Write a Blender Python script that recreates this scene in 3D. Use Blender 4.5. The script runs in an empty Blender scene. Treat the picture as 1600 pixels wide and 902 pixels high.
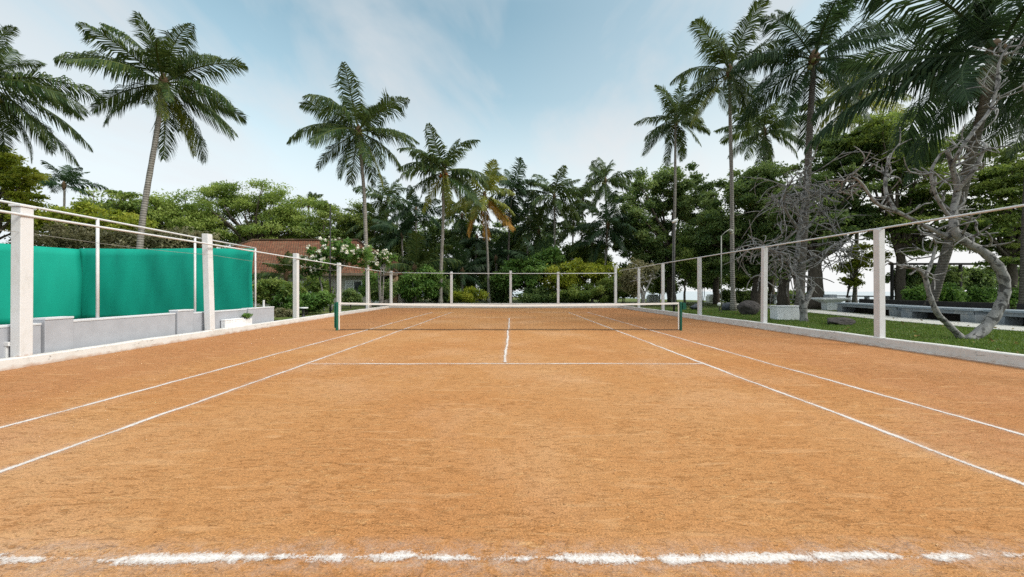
import bpy, math, random
import numpy as np
from mathutils import Vector, Matrix

R = math.radians
scene = bpy.context.scene
COL = scene.collection
F, CX, HY, EYE = 570.0, 800.0, 455.0, 1.505     # focal length in pixels, principal column, horizon row, eye height


def at(px, py, d):
    """a point of the place, from where it shows and how far away it is"""
    return Vector(((px - CX) * d / F, d, EYE + (HY - py) * d / F))


# ------------------------------------------------------------------ objects
def link(o, parent=None):
    COL.objects.link(o)
    if parent is not None:
        o.parent = parent
    return o


def tag(o, label=None, cat=None, group=None, kind=None):
    if label: o['label'] = label
    if cat: o['category'] = cat
    if group: o['group'] = group
    if kind: o['kind'] = kind
    return o


def empty(name, loc, label=None, cat=None, group=None):
    o = bpy.data.objects.new(name, None)
    o.location = loc
    o.empty_display_size = 0.2
    link(o)
    return tag(o, label, cat, group)


class MB:
    """collects shapes for one mesh"""
    def __init__(self):
        self.v, self.f, self.uv = [], [], {}

    def poly(self, pts, uvs=None):
        n = len(self.v)
        self.v += [tuple(p) for p in pts]
        self.f.append(tuple(range(n, n + len(pts))))
        if uvs: self.uv[len(self.f) - 1] = uvs
        return self

    def box(self, x0, x1, y0, y1, z0, z1, m=None):
        n = len(self.v)
        c = [(x0, y0, z0), (x1, y0, z0), (x1, y1, z0), (x0, y1, z0), (x0, y0, z1), (x1, y0, z1), (x1, y1, z1), (x0, y1, z1)]
        if m is not None: c = [tuple(m @ Vector(p)) for p in c]
        self.v += c
        for q in ((0, 3, 2, 1), (4, 5, 6, 7), (0, 1, 5, 4), (1, 2, 6, 5), (2, 3, 7, 6), (3, 0, 4, 7)):
            self.f.append(tuple(n + i for i in q))
        return self

    def tube(self, pts, radii, n=8, cap=True):
        pts = [Vector(p) for p in pts]
        if not hasattr(radii, '__len__'): radii = [radii] * len(pts)
        base = len(self.v)
        up = None
        for i, p in enumerate(pts):
            t = (pts[min(i + 1, len(pts) - 1)] - pts[max(i - 1, 0)])
            if t.length < 1e-9: t = Vector((0, 0, 1))
            t.normalize()
            if up is None:
                ref = Vector((0, 0, 1)) if abs(t.z) < 0.9 else Vector((1, 0, 0))
                up = (ref - t * ref.dot(t)).normalized()
            else:
                up = (up - t * up.dot(t))
                up = up.normalized() if up.length > 1e-6 else t.orthogonal().normalized()
            s = t.cross(up)
            for k in range(n):
                a = 2 * math.pi * k / n
                self.v.append(tuple(p + (up * math.cos(a) + s * math.sin(a)) * radii[i]))
        for i in range(len(pts) - 1):
            for k in range(n):
                a, b = base + i * n + k, base + i * n + (k + 1) % n
                self.f.append((a, b, b + n, a + n))
        if cap:
            self.f.append(tuple(base + k for k in reversed(range(n))))
            self.f.append(tuple(base + (len(pts) - 1) * n + k for k in range(n)))
        return self

    def build(self, name, m, parent=None, smooth=False, bevel=0.0, loc=None):
        me = bpy.data.meshes.new(name)
        me.from_pydata(self.v, [], self.f)
        if self.uv:
            ul = me.uv_layers.new(name='UVMap')
            for fi, uvs in self.uv.items():
                for li, uv in zip(me.polygons[fi].loop_indices, uvs): ul.data[li].uv = uv
        me.materials.append(m)
        if smooth: me.polygons.foreach_set('use_smooth', [True] * len(me.polygons))
        me.update()
        o = bpy.data.objects.new(name, me)
        if loc is not None: o.location = loc
        link(o, parent)
        if bevel:
            b = o.modifiers.new('edge', 'BEVEL')
            b.width = bevel; b.segments = 2; b.limit_method = 'ANGLE'
        return o


def quads_mesh(name, verts, nper, m, tint=None):
    """many equal faces of nper corners: verts (n*nper, 3); tint one value per face"""
    nv = len(verts); nf = nv // nper
    me = bpy.data.meshes.new(name)
    me.vertices.add(nv); me.loops.add(nv); me.polygons.add(nf)
    me.vertices.foreach_set('co', np.asarray(verts, dtype=np.float32).ravel())
    me.loops.foreach_set('vertex_index', np.arange(nv, dtype=np.int32))
    me.polygons.foreach_set('loop_start', np.arange(0, nv, nper, dtype=np.int32))
    me.polygons.foreach_set('loop_total', np.full(nf, nper, dtype=np.int32))
    me.materials.append(m)
    if tint is not None:
        at_ = me.attributes.new('tint', 'FLOAT', 'POINT')
        at_.data.foreach_set('value', np.repeat(np.asarray(tint, dtype=np.float32), nper))
    me.update(); me.validate()
    return me


# ------------------------------------------------------------------ materials
class NT:
    def __init__(self, name):
        self.m = bpy.data.materials.new(name)
        self.m.use_nodes = True
        self.t = self.m.node_tree
        self.t.nodes.clear()
        self.out = self.n('ShaderNodeOutputMaterial')

    def n(self, kind, **kw):
        x = self.t.nodes.new(kind)
        for k, v in kw.items():
            if k.startswith('i_'):
                key = k[2:]
                x.inputs[int(key) if key.isdigit() else key.replace('_', ' ')].default_value = v
            else: setattr(x, k, v)
        return x

    def l(self, a, b): self.t.links.new(a, b)

    def coord(self, which='Object', scale=None, rot=None):
        c = self.n('ShaderNodeTexCoord').outputs[which]
        if scale or rot:
            mp = self.n('ShaderNodeMapping')
            if scale: mp.inputs['Scale'].default_value = scale
            if rot: mp.inputs['Rotation'].default_value = rot
            self.l(c, mp.inputs['Vector']); c = mp.outputs[0]
        return c

    def noise(self, vec, scale, detail=4, rough=0.55, dist=0.0):
        x = self.n('ShaderNodeTexNoise')
        x.inputs['Scale'].default_value = scale; x.inputs['Detail'].default_value = detail
        x.inputs['Roughness'].default_value = rough; x.inputs['Distortion'].default_value = dist
        self.l(vec, x.inputs['Vector'])
        return x.outputs['Fac']

    def ramp(self, fac, stops):
        r = self.n('ShaderNodeValToRGB')
        e = r.color_ramp.elements
        while len(e) < len(stops): e.new(0.5)
        for i, (p, c) in enumerate(stops):
            e[i].position = p
            e[i].color = (c, c, c, 1) if not hasattr(c, '__len__') else tuple(c) + (1,)
        self.l(fac, r.inputs[0])
        return r.outputs[0]

    def mix(self, fac, a, b, mode='MIX'):
        x = self.n('ShaderNodeMix', data_type='RGBA', blend_type=mode)
        for s, v in ((x.inputs[0], fac), (x.inputs[6], a), (x.inputs[7], b)):
            if hasattr(v, 'links') or hasattr(v, 'is_linked'): self.l(v, s)
            elif hasattr(v, '__len__'): s.default_value = tuple(v) + (1,)
            else: s.default_value = v
        return x.outputs[2]

    def math(self, op, a, b=None, clamp=False):
        x = self.n('ShaderNodeMath', operation=op, use_clamp=clamp)
        for s, v in ((x.inputs[0], a), (x.inputs[1], b)):
            if v is None: continue
            if hasattr(v, 'is_linked'): self.l(v, s)
            else: s.default_value = v
        return x.outputs[0]

    def bsdf(self, color, rough=0.7, spec=0.3, bump=None, strength=0.3, dist=0.02, metal=0.0):
        b = self.n('ShaderNodeBsdfPrincipled')
        if hasattr(color, 'is_linked'): self.l(color, b.inputs['Base Color'])
        else: b.inputs['Base Color'].default_value = tuple(color) + (1,)
        if hasattr(rough, 'is_linked'): self.l(rough, b.inputs['Roughness'])
        else: b.inputs['Roughness'].default_value = rough
        b.inputs['Specular IOR Level'].default_value = spec
        b.inputs['Metallic'].default_value = metal
        if bump is not None:
            bp = self.n('ShaderNodeBump')
            bp.inputs['Strength'].default_value = strength; bp.inputs['Distance'].default_value = dist
            self.l(bump, bp.inputs['Height']); self.l(bp.outputs[0], b.inputs['Normal'])
        return b.outputs[0]

    def done(self, shader):
        self.l(shader, self.out.inputs['Surface'])
        return self.m


def mat_simple(name, col, rough=0.7, var=0.12, scale=6.0, bump=0.15, spec=0.3, metal=0.0):
    t = NT(name); v = t.coord()
    n = t.noise(v, scale, 6, 0.6)
    lo = tuple(c * (1 - var) for c in col); hi = tuple(min(1, c * (1 + var)) for c in col)
    return t.done(t.bsdf(t.ramp(n, [(0.3, lo), (0.7, hi)]), rough, spec, n, bump, 0.01, metal))


def mat_leaf(name, dark, mid, light, trans=0.25, rough=0.5, spec=0.25):
    t = NT(name)
    a = t.n('ShaderNodeAttribute', attribute_name='tint')
    c = t.ramp(a.outputs['Fac'], [(0.0, dark), (0.55, mid), (1.0, light)])
    b = t.bsdf(c, rough, spec)
    tr = t.n('ShaderNodeBsdfTranslucent')
    t.l(t.mix(0.5, c, tuple(min(1, x * k) for x, k in zip(light, (1.3, 1.3, .8)))), tr.inputs[0])
    ms = t.n('ShaderNodeMixShader'); ms.inputs[0].default_value = trans
    t.l(b, ms.inputs[1]); t.l(tr.outputs[0], ms.inputs[2])
    return t.done(ms.outputs[0])


def mat_clay():
    t = NT('clay'); v = t.coord()
    big = t.noise(v, 0.22, 3, 0.5)
    med = t.noise(v, 1.3, 4, 0.6)
    sx = t.n('ShaderNodeSeparateXYZ'); t.l(v, sx.inputs[0])
    base = t.ramp(big, [(0.36, (0.395, 0.183, 0.070)), (0.50, (0.425, 0.212, 0.084)), (0.64, (0.45, 0.245, 0.112))])
    base = t.mix(t.ramp(med, [(0.45, 0.0), (0.75, 0.45)]), base, (0.40, 0.175, 0.060))
    base = t.mix(t.ramp(t.noise(v, 0.45, 5, 0.62, 0.4), [(0.50, 0.0), (0.70, 0.6)]), base, (0.49, 0.285, 0.155))
    # redder, darker clay towards both sides of the court
    edge = t.math('ADD', t.math('MULTIPLY', t.math('ABSOLUTE', t.math('ADD', sx.outputs[0], 0.6)), 0.16), t.math('MULTIPLY', t.math('SUBTRACT', big, 0.5), 1.4))
    base = t.mix(t.ramp(edge, [(0.80, 0.0), (1.30, 0.6)]), base, (0.35, 0.152, 0.066))
    # drag marks, scuffs, crumbs and grain, with relief shading put into the colour
    def stretched(scale, rot, loc=(0, 0, 0)):
        m = t.n('ShaderNodeMapping'); t.l(v, m.inputs[0])
        m.inputs['Scale'].default_value = scale; m.inputs['Rotation'].default_value = (0, 0, rot); m.inputs['Location'].default_value = loc
        return m.outputs[0]
    s1 = t.noise(stretched((4.0, 15.0, 1), 0.25), 1.5, 5, 0.66, 0.7)
    s2 = t.noise(stretched((5.0, 14.0, 1), -0.6, (4, 2, 0)), 1.6, 5, 0.68, 0.8)
    s3 = t.noise(stretched((9.0, 5.0, 1), 0.2, (9, 5, 0)), 1.6, 5, 0.68, 0.9)
    s4 = t.noise(stretched((4.5, 16.0, 1), 1.15, (1, 8, 0)), 1.5, 5, 0.66, 0.9)
    marks = t.math('MAXIMUM', t.ramp(s1, [(0.585, 0.0), (0.625, 1.0)]), t.ramp(s2, [(0.595, 0.0), (0.635, 1.0)]))
    marks = t.math('MAXIMUM', marks, t.math('MAXIMUM', t.ramp(s3, [(0.63, 0.0), (0.665, 1.0)]), t.ramp(s4, [(0.60, 0.0), (0.64, 1.0)])))
    ridge = t.math('MAXIMUM', t.ramp(s1, [(0.365, 1.0), (0.40, 0.0)]), t.ramp(s2, [(0.36, 1.0), (0.395, 0.0)]))
    dens = t.ramp(t.noise(v, 0.8, 4, 0.65), [(0.38, 0.35), (0.60, 1.0)])
    marks = t.math('MULTIPLY', marks, dens)
    grain = t.noise(v, 75, 5, 0.8)
    crumbs = t.noise(v, 90, 2, 0.6)
    c = t.mix(t.math('MULTIPLY', marks, 0.56), base, (0.24, 0.10, 0.028))  # grooves painted darker, standing in for their shade
    c = t.mix(t.math('MULTIPLY', t.math('MULTIPLY', ridge, dens), 0.45), c, (0.62, 0.38, 0.175))  # raised edges painted lighter, as if catching the light
    c = t.mix(0.9, c, t.ramp(grain, [(0.36, 0.58), (0.5, 1.0), (0.64, 1.45)]), 'MULTIPLY')
    c = t.mix(t.ramp(crumbs, [(0.68, 0.0), (0.76, 0.45)]), c, (0.17, 0.07, 0.02))
    h = t.math('ADD', t.math('MULTIPLY', marks, -1.2), t.math('MULTIPLY', grain, 1.0))
    foot_ = t.noise(v, 4.5, 3, 0.55, 0.6)
    slide = t.noise(stretched((1.2, 7.0, 1), 0.9, (2, 7, 0)), 1.3, 4, 0.6, 0.5)
    c = t.mix(t.ramp(foot_, [(0.52, 0.0), (0.68, 0.30)]), c, (0.36, 0.155, 0.05))
    c = t.mix(t.ramp(slide, [(0.57, 0.0), (0.66, 0.5)]), c, (0.54, 0.31, 0.15))
    h = t.math('ADD', h, t.math('MULTIPLY', ridge, 0.7))
    h = t.math('ADD', h, t.math('MULTIPLY', foot_, -3.0))
    return t.done(t.bsdf(c, 0.95, 0.1, h, 0.6, 0.014))


def mat_chalk(name, wide, core, grit, gap, gap_scale=1.6, halo=0.35):
    """chalk powder: V runs from -1 to 1 across the strip, the line itself fills the inner part «wide»"""
    t = NT(name); v = t.coord()
    uv = t.n('ShaderNodeUVMap').outputs[0]
    s = t.n('ShaderNodeSeparateXYZ'); t.l(uv, s.inputs[0])
    av = t.math('ABSOLUTE', s.outputs[1])
    n1 = t.noise(v, 75, 4, 0.8, 0.2)
    n2 = t.noise(t.coord('Object', (1, 1, 1), (0, 0, 1.3)), gap_scale, 4, 0.65, 0.4)
    n3 = t.noise(v, 8, 4, 0.65, 0.3)
    gapm = t.math('MULTIPLY', t.ramp(n2, [(0.44, 0.0), (0.58, 1.0)]), gap)
    a = t.math('SUBTRACT', core, t.math('DIVIDE', av, wide))
    a = t.math('ADD', a, t.math('MULTIPLY', t.math('SUBTRACT', n1, 0.5), grit * 2.6))
    a = t.math('ADD', a, t.math('MULTIPLY', t.math('SUBTRACT', n3, 0.5), grit * .7))
    a = t.math('SUBTRACT', a, gapm)
    al = t.ramp(a, [(0.0, 0.0), (0.4, 0.5), (1.0, 0.92)])
    dust = t.math('MULTIPLY', t.math('SUBTRACT', 1.0, av, True), t.ramp(t.math('ADD', t.math('MULTIPLY', n3, .6), t.math('MULTIPLY', n1, .4)), [(0.42, 0.0), (0.66, halo * 2)]))
    al = t.math('MAXIMUM', al, t.math('MULTIPLY', dust, t.math('ADD', t.math('MULTIPLY', n2, 1.2), 0.2)), True)
    b = t.bsdf(t.ramp(t.noise(v, 55, 4, 0.8), [(0.30, (0.45, 0.30, 0.19)), (0.43, (0.60, 0.555, 0.52)), (0.65, (0.74, 0.73, 0.725))]), 0.95, 0.1, n1, 0.3, 0.008)
    tr = t.n('ShaderNodeBsdfTransparent'); ms = t.n('ShaderNodeMixShader')
    t.l(al, ms.inputs[0]); t.l(tr.outputs[0], ms.inputs[1]); t.l(b, ms.inputs[2])
    return t.done(ms.outputs[0])


def mat_white(name, col=(0.80, 0.79, 0.76), dirt=0.5, spots=True, clay_splash=0.0):
    t = NT(name); v = t.coord()
    n = t.noise(v, 2.2, 6, 0.65, 0.5)
    st = t.noise(t.coord('Object', (9, 9, 1.6)), 1.0, 4, 0.6)
    c = t.mix(t.math('MULTIPLY', t.ramp(n, [(0.5, 0.0), (0.75, 1.0)]), dirt), col, (0.50, 0.48, 0.44))
    c = t.mix(t.math('MULTIPLY', t.ramp(st, [(0.55, 0.0), (0.75, 1.0)]), dirt * .6), c, (0.45, 0.44, 0.42))
    if spots:
        sp = t.noise(t.coord('Object', (1, .6, 2.2)), 6, 5, 0.72, 0.6)
        c = t.mix(t.ramp(sp, [(0.60, 0.0), (0.68, 0.8)]), c, (0.14, 0.125, 0.10))
    if clay_splash:
        g = t.n('ShaderNodeSeparateXYZ'); t.l(v, g.inputs[0])
        k = t.math('SUBTRACT', t.math('ADD', clay_splash, t.math('MULTIPLY', t.math('SUBTRACT', t.noise(v, 5, 4, .6), 0.5), clay_splash * 2.2)), g.outputs[2])
        c = t.mix(t.math('MULTIPLY', k, 9.0, True), c, (0.36, 0.20, 0.11))
    return t.done(t.bsdf(c, 0.75, 0.25, t.noise(v, 30, 4), 0.25, 0.01))


def mat_bark(name, lo, hi, ring=False, patch=0.0):
    t = NT(name); v = t.coord()
    n = t.noise(t.coord('Object', (1, 1, 0.35)), 9, 5, 0.65)
    c = t.ramp(n, [(0.3, lo), (0.7, hi)])
    h = n
    if ring:
        w = t.n('ShaderNodeTexWave', wave_type='BANDS', bands_direction='Z')
        w.inputs['Scale'].default_value = 2.3; w.inputs['Distortion'].default_value = 1.6; w.inputs['Detail'].default_value = 2
        t.l(v, w.inputs[0])
        c = t.mix(t.ramp(w.outputs['Fac'], [(0.0, 0.55), (0.25, 0.0)]), c, tuple(x * .45 for x in lo))
        h = t.math('ADD', w.outputs['Fac'], t.math('MULTIPLY', n, .6))
    if patch:
        p = t.noise(v, 5.5, 4, 0.6, 0.6)
        c = t.mix(t.math('MULTIPLY', t.ramp(p, [(0.52, 0.0), (0.6, 1.0)]), patch), c, tuple(x * .35 for x in lo))
    return t.done(t.bsdf(c, 0.85, 0.2, h, 0.6, 0.03))


def mat_grass_soil():
    t = NT('turf'); v = t.coord()
    n = t.noise(v, 0.7, 5, 0.6); f = t.noise(v, 40, 4, 0.7)
    c = t.ramp(n, [(0.3, (0.055, 0.095, 0.02)), (0.52, (0.10, 0.135, 0.035)), (0.70, (0.19, 0.18, 0.085))])
    c = t.mix(0.7, c, t.ramp(f, [(0.3, 0.5), (0.7, 1.3)]), 'MULTIPLY')
    return t.done(t.bsdf(c, 0.9, 0.1, f, 0.8, 0.03))


def mat_soil():
    t = NT('soil'); v = t.coord()
    n = t.noise(v, 0.4, 5, 0.6); f = t.noise(v, 25, 4, 0.7)
    c = t.ramp(n, [(0.35, (0.13, 0.10, 0.06)), (0.55, (0.10, 0.11, 0.045)), (0.7, (0.22, 0.18, 0.12))])
    c = t.mix(0.6, c, t.ramp(f, [(0.3, 0.6), (0.7, 1.3)]), 'MULTIPLY')
    return t.done(t.bsdf(c, 0.95, 0.1, f, 0.6, 0.03))


def mat_sea():
    t = NT('sea_water'); v = t.coord()
    w = t.noise(t.coord('Object', (0.5, 0.2, 1)), 1.2, 4, 0.6)
    return t.done(t.bsdf((0.34, 0.40, 0.43), 0.3, 0.5, w, 0.2, 0.2))  # base colour lifted pale, standing in for haze over the water


def mat_roof():
    t = NT('roof_tiles'); uv = t.n('ShaderNodeUVMap').outputs[0]; v = t.coord()
    b = t.n('ShaderNodeTexBrick', offset=0.5)
    for k, x in (('Scale', 1.0), ('Mortar Size', 0.03), ('Brick Width', 0.26), ('Row Height', 0.30), ('Bias', 0.0)): b.inputs[k].default_value = x
    b.inputs['Color1'].default_value = (0.19, 0.062, 0.034, 1); b.inputs['Color2'].default_value = (0.27, 0.11, 0.06, 1); b.inputs['Mortar'].default_value = (0.05, 0.03, 0.02, 1)
    t.l(uv, b.inputs['Vector'])
    n = t.noise(v, 1.1, 6, 0.7, 0.4); f = t.noise(v, 6, 5, 0.75, 0.5)
    c = t.mix(t.ramp(f, [(0.46, 0.0), (0.60, 0.85)]), b.outputs['Color'], (0.09, 0.07, 0.045))
    c = t.mix(t.ramp(n, [(0.52, 0.0), (0.7, 0.6)]), c, (0.27, 0.18, 0.11))
    return t.done(t.bsdf(c, 0.9, 0.15, b.outputs['Fac'], 0.8, -0.04))


def mat_fabric():
    t = NT('green_mesh_fabric'); v = t.coord()
    w = t.noise(t.coord('Object', (1, 1, 0.15)), 1.4, 4, 0.55)
    h = t.noise(t.coord('Object', (0.2, 0.2, 5)), 3.0, 3, 0.6)
    c = t.ramp(w, [(0.3, (0.003, 0.24, 0.175)), (0.7, (0.004, 0.30, 0.215))])
    c = t.mix(t.ramp(h, [(0.5, 0.0), (0.7, 0.3)]), c, (0.004, 0.25, 0.17))
    g = t.n('ShaderNodeTexWave', wave_type='BANDS', bands_direction='Z'); g.inputs['Scale'].default_value = 60; t.l(v, g.inputs[0])
    return t.done(t.bsdf(c, 0.75, 0.2, g.outputs['Fac'], 0.2, 0.004))


def mat_net():
    t = NT('net_twine')
    return t.done(t.bsdf((0.03, 0.03, 0.03), 0.8, 0.2))


M = {}
M['clay'] = mat_clay()
M['turf'] = mat_grass_soil(); M['soil'] = mat_soil(); M['sea'] = mat_sea()
M['white_wall'] = mat_white('white_painted_kerb', (0.62, 0.61, 0.59), 0.8, True, 0.075)
M['white_post'] = mat_white('white_painted_post', (0.62, 0.625, 0.635), 0.7, False, 0.16)
M['white_metal'] = mat_simple('white_painted_pipe', (0.60, 0.61, 0.62), 0.45, 0.06, 5, 0.05)
M['grey_wall'] = mat_simple('grey_render', (0.36, 0.375, 0.41), 0.8, 0.08, 3, 0.15)
M['grey_cap'] = mat_simple('pale_wall_cap', (0.55, 0.57, 0.60), 0.7, 0.07, 4, 0.1)
M['concrete'] = mat_white('pale_concrete', (0.24, 0.27, 0.30), 0.6, True)
M['concrete_top'] = mat_white('bench_slab_concrete', (0.25, 0.30, 0.345), 0.5, True)
M['block_white'] = mat_white('whitewashed_block', (0.74, 0.76, 0.79), 0.6, True)
M['path'] = mat_white('path_concrete', (0.50, 0.50, 0.47), 0.5, False)
M['rock'] = mat_simple('dark_rock', (0.065, 0.058, 0.055), 0.85, 0.5, 5, 0.9)
M['rock_blue'] = mat_simple('blue_rock', (0.06, 0.07, 0.085), 0.85, 0.5, 5, 0.9)
M['fabric'] = mat_fabric(); M['net'] = mat_net()
M['tape'] = mat_simple('white_net_tape', (0.80, 0.79, 0.76), 0.8, 0.06, 8, 0.1)
M['green_paint'] = mat_simple('green_painted_post', (0.008, 0.10, 0.065), 0.4, 0.15, 8, 0.1)
M['dark_metal'] = mat_simple('dark_metal', (0.02, 0.02, 0.022), 0.5, 0.2, 6, 0.05)
M['galv'] = mat_simple('galvanised_pipe', (0.30, 0.30, 0.27), 0.5, 0.15, 6, 0.05, metal=0.3)
M['lamp_glass'] = mat_simple('white_lamp_glass', (0.80, 0.80, 0.78), 0.3, 0.03, 6, 0.0)
M['roof'] = mat_roof()
M['plaster'] = mat_white('plaster', (0.40, 0.385, 0.35), 0.7, False)
M['brick'] = mat_simple('pillar_brick', (0.32, 0.21, 0.14), 0.9, 0.4, 7, 0.6)
M['win_frame'] = mat_simple('window_frame_paint', (0.72, 0.74, 0.76), 0.6, 0.05)
M['glass_dark'] = mat_simple('dark_window_glass', (0.035, 0.045, 0.05), 0.15, 0.2, 3, 0.0, 0.5)
M['fascia'] = mat_simple('weathered_fascia', (0.20, 0.15, 0.11), 0.8, 0.25)
M['curtain'] = mat_simple('pale_curtain', (0.55, 0.62, 0.66), 0.9, 0.1)
M['dark_wood'] = mat_simple('dark_timber', (0.03, 0.027, 0.025), 0.8, 0.3)
M['palm_bark'] = mat_bark('palm_bark', (0.16, 0.148, 0.13), (0.30, 0.285, 0.26), True)
M['palm_bark_dark'] = mat_bark('dark_palm_bark', (0.085, 0.075, 0.065), (0.17, 0.155, 0.14), True)  # darker tone of the palm bark
M['bark'] = mat_bark('tree_bark', (0.055, 0.045, 0.035), (0.12, 0.10, 0.08))
M['bark_pale'] = mat_bark('pale_frangipani_bark', (0.16, 0.157, 0.15), (0.30, 0.297, 0.29), False, 0.95)
M['fibre'] = mat_simple('palm_fibre', (0.10, 0.065, 0.035), 0.95, 0.4, 9, 0.6)
M['coconut'] = mat_simple('green_coconut', (0.12, 0.13, 0.03), 0.5, 0.2)
M['coconut_orange'] = mat_simple('orange_coconut', (0.34, 0.12, 0.02), 0.5, 0.2)
M['frond'] = mat_leaf('palm_frond', (0.014, 0.034, 0.012), (0.034, 0.070, 0.021), (0.115, 0.150, 0.042), 0.3, 0.5, 0.16)
M['frond_dark'] = mat_leaf('dark_palm_frond', (0.010, 0.027, 0.013), (0.022, 0.052, 0.023), (0.065, 0.11, 0.048), 0.26, 0.5, 0.16)
M['frond_yellow'] = mat_leaf('yellowing_palm_frond', (0.06, 0.10, 0.02), (0.15, 0.19, 0.035), (0.32, 0.32, 0.06), 0.35, 0.45, 0.3)
M['frond_dead'] = mat_leaf('dead_palm_frond', (0.14, 0.07, 0.02), (0.32, 0.17, 0.04), (0.50, 0.30, 0.08), 0.2, 0.8, 0.1)
M['leaf_dark'] = mat_leaf('dark_leaf', (0.039, 0.0805, 0.0268), (0.1, 0.1769, 0.0561), (0.244, 0.3233, 0.1159), 0.45)
M['leaf_mid'] = mat_leaf('mid_leaf', (0.0549, 0.1037, 0.0244), (0.1159, 0.1891, 0.039), (0.244, 0.305, 0.0793), 0.45)
M['leaf_rain'] = mat_leaf('rain_tree_leaf', (0.0688, 0.125, 0.0275), (0.1562, 0.2375, 0.0475), (0.3125, 0.3875, 0.1), 0.45)
M['leaf_bright'] = mat_leaf('bright_leaf', (0.084, 0.1365, 0.0147), (0.21, 0.273, 0.0231), (0.357, 0.378, 0.0525), 0.45)
M['leaf_olive'] = mat_leaf('olive_leaf', (0.0862, 0.092, 0.046), (0.1725, 0.1725, 0.092), (0.3105, 0.2875, 0.1725), 0.35)
M['leaf_green'] = mat_leaf('fresh_leaf', (0.0385, 0.0935, 0.0198), (0.0825, 0.1815, 0.0385), (0.187, 0.308, 0.077), 0.42)
M['grass'] = mat_leaf('grass_blade', (0.045, 0.10, 0.015), (0.085, 0.165, 0.025), (0.17, 0.23, 0.05), 0.3)
M['flower'] = mat_leaf('white_blossom', (0.72, 0.70, 0.55), (0.82, 0.82, 0.76), (0.88, 0.88, 0.84), 0.2, 0.7, 0.1)
M['flower_pink'] = mat_leaf('red_blossom', (0.30, 0.05, 0.03), (0.42, 0.10, 0.06), (0.50, 0.20, 0.12), 0.2, 0.7, 0.1)
M['dry_leaf'] = mat_leaf('dry_leaf', (0.06, 0.04, 0.02), (0.14, 0.085, 0.035), (0.24, 0.18, 0.06), 0.1, 0.8, 0.1)
M['straw'] = mat_leaf('straw', (0.20, 0.09, 0.035), (0.36, 0.19, 0.085), (0.50, 0.31, 0.16), 0.0, 0.9, 0.05)


# ------------------------------------------------------------------ the ground
def sheet(name, pts, z, m):
    mb = MB(); mb.poly([(x, y, z) for x, y in pts])
    o = mb.build(name, m)
    return tag(o, kind='structure')


XC = -0.14                                   # court centre line
D0, DS, DN = 2.04, 7.525, 13.92              # near baseline, service line, net
DFS, DFB = 20.32, 25.81
left_foot = [(-9.35, 0.5), (-9.60, 6.8), (-9.85, 11.2), (-10.25, 18.0), (-10.5, 23.0), (-10.85, 32.2)]
right_foot = [(10.05, 0.5), (9.95, 7.1), (9.88, 13.4), (9.72, 22.0), (9.5, 32.2)]

sheet('ground', [(-900, -60), (900, -60), (900, 1500), (-900, 1500)], -0.02, M['soil'])
sheet('clay_court', [(-9.3, -6)] + left_foot + list(reversed(right_foot)) + [(10.1, -6)], 0.0, M['clay'])
sheet('sea', [(34, -60), (900, -60), (900, 1499), (-400, 1499), (-60, 110), (20, 90), (33, 48)], 0.01, M['sea'])
mb = MB()
lawn = [(10.0, -4), (40, -4), (33.6, 47), (26, 60), (-2, 66), (-10, 48), (9.7, 33)] 
sheet('lawn', [(10.15, -4), (33, -4), (32.5, 47), (22, 70), (-2, 72), (2, 50), (9.72, 32.5), (9.9, 22), (10.05, 13.4), (10.12, 7.1)], 0.10, M['turf'])
sheet('garden_ground', [(-10.9, 18), (-11.1, 32.4), (9.6, 32.5), (9.6, 60), (-45, 60), (-45, 18.6), (-13, 18.6)], 0.06, M['turf'])
pm = MB()
pa = [(17.5, 3), (17.6, 12.5), (17.8, 17), (18.6, 20), (19.6, 25), (21.5, 33), (23.5, 45)]
pb = [(20.0, 3), (20.05, 12.5), (20.2, 17), (20.8, 20), (22.0, 25), (24.0, 33), (26.0, 45)]
for i in range(len(pa) - 1):
    pm.poly([(*pa[i], 0.125), (*pb[i], 0.125), (*pb[i + 1], 0.125), (*pa[i + 1], 0.125)])
for i in range(len(pa) - 1):
    pm.poly([(*pa[i], 0.09), (*pa[i], 0.125), (*pa[i + 1], 0.125), (*pa[i + 1], 0.09)])
tag(pm.build('footpath', M['path']), kind='structure')


def line(name, p, q, half, m, seed, wob=0.012, z=0.004):
    """a chalk line as a strip with wandering edges"""
    rng = random.Random(seed)
    p, q = Vector(p), Vector(q)
    L = (q - p).length; t = (q - p).normalized(); n = Vector((-t.y, t.x))
    k = max(4, int(L / 0.15))
    mb = MB(); w = 0.0; off = []
    for i in range(k + 1):
        w = w * 0.85 + rng.uniform(-wob, wob); off.append(w)
    for i in range(k):
        a = p + t * (L * i / k) + n * off[i]; b = p + t * (L * (i + 1) / k) + n * off[i + 1]
        u0, u1 = L * i / k, L * (i + 1) / k
        mb.poly([(*(a - n * half), z), (*(b - n * half), z), (*(b + n * half), z), (*(a + n * half), z)],
                [(u0, -1), (u1, -1), (u1, 1), (u0, 1)])
    return tag(mb.build(name, m), kind='structure')


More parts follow.
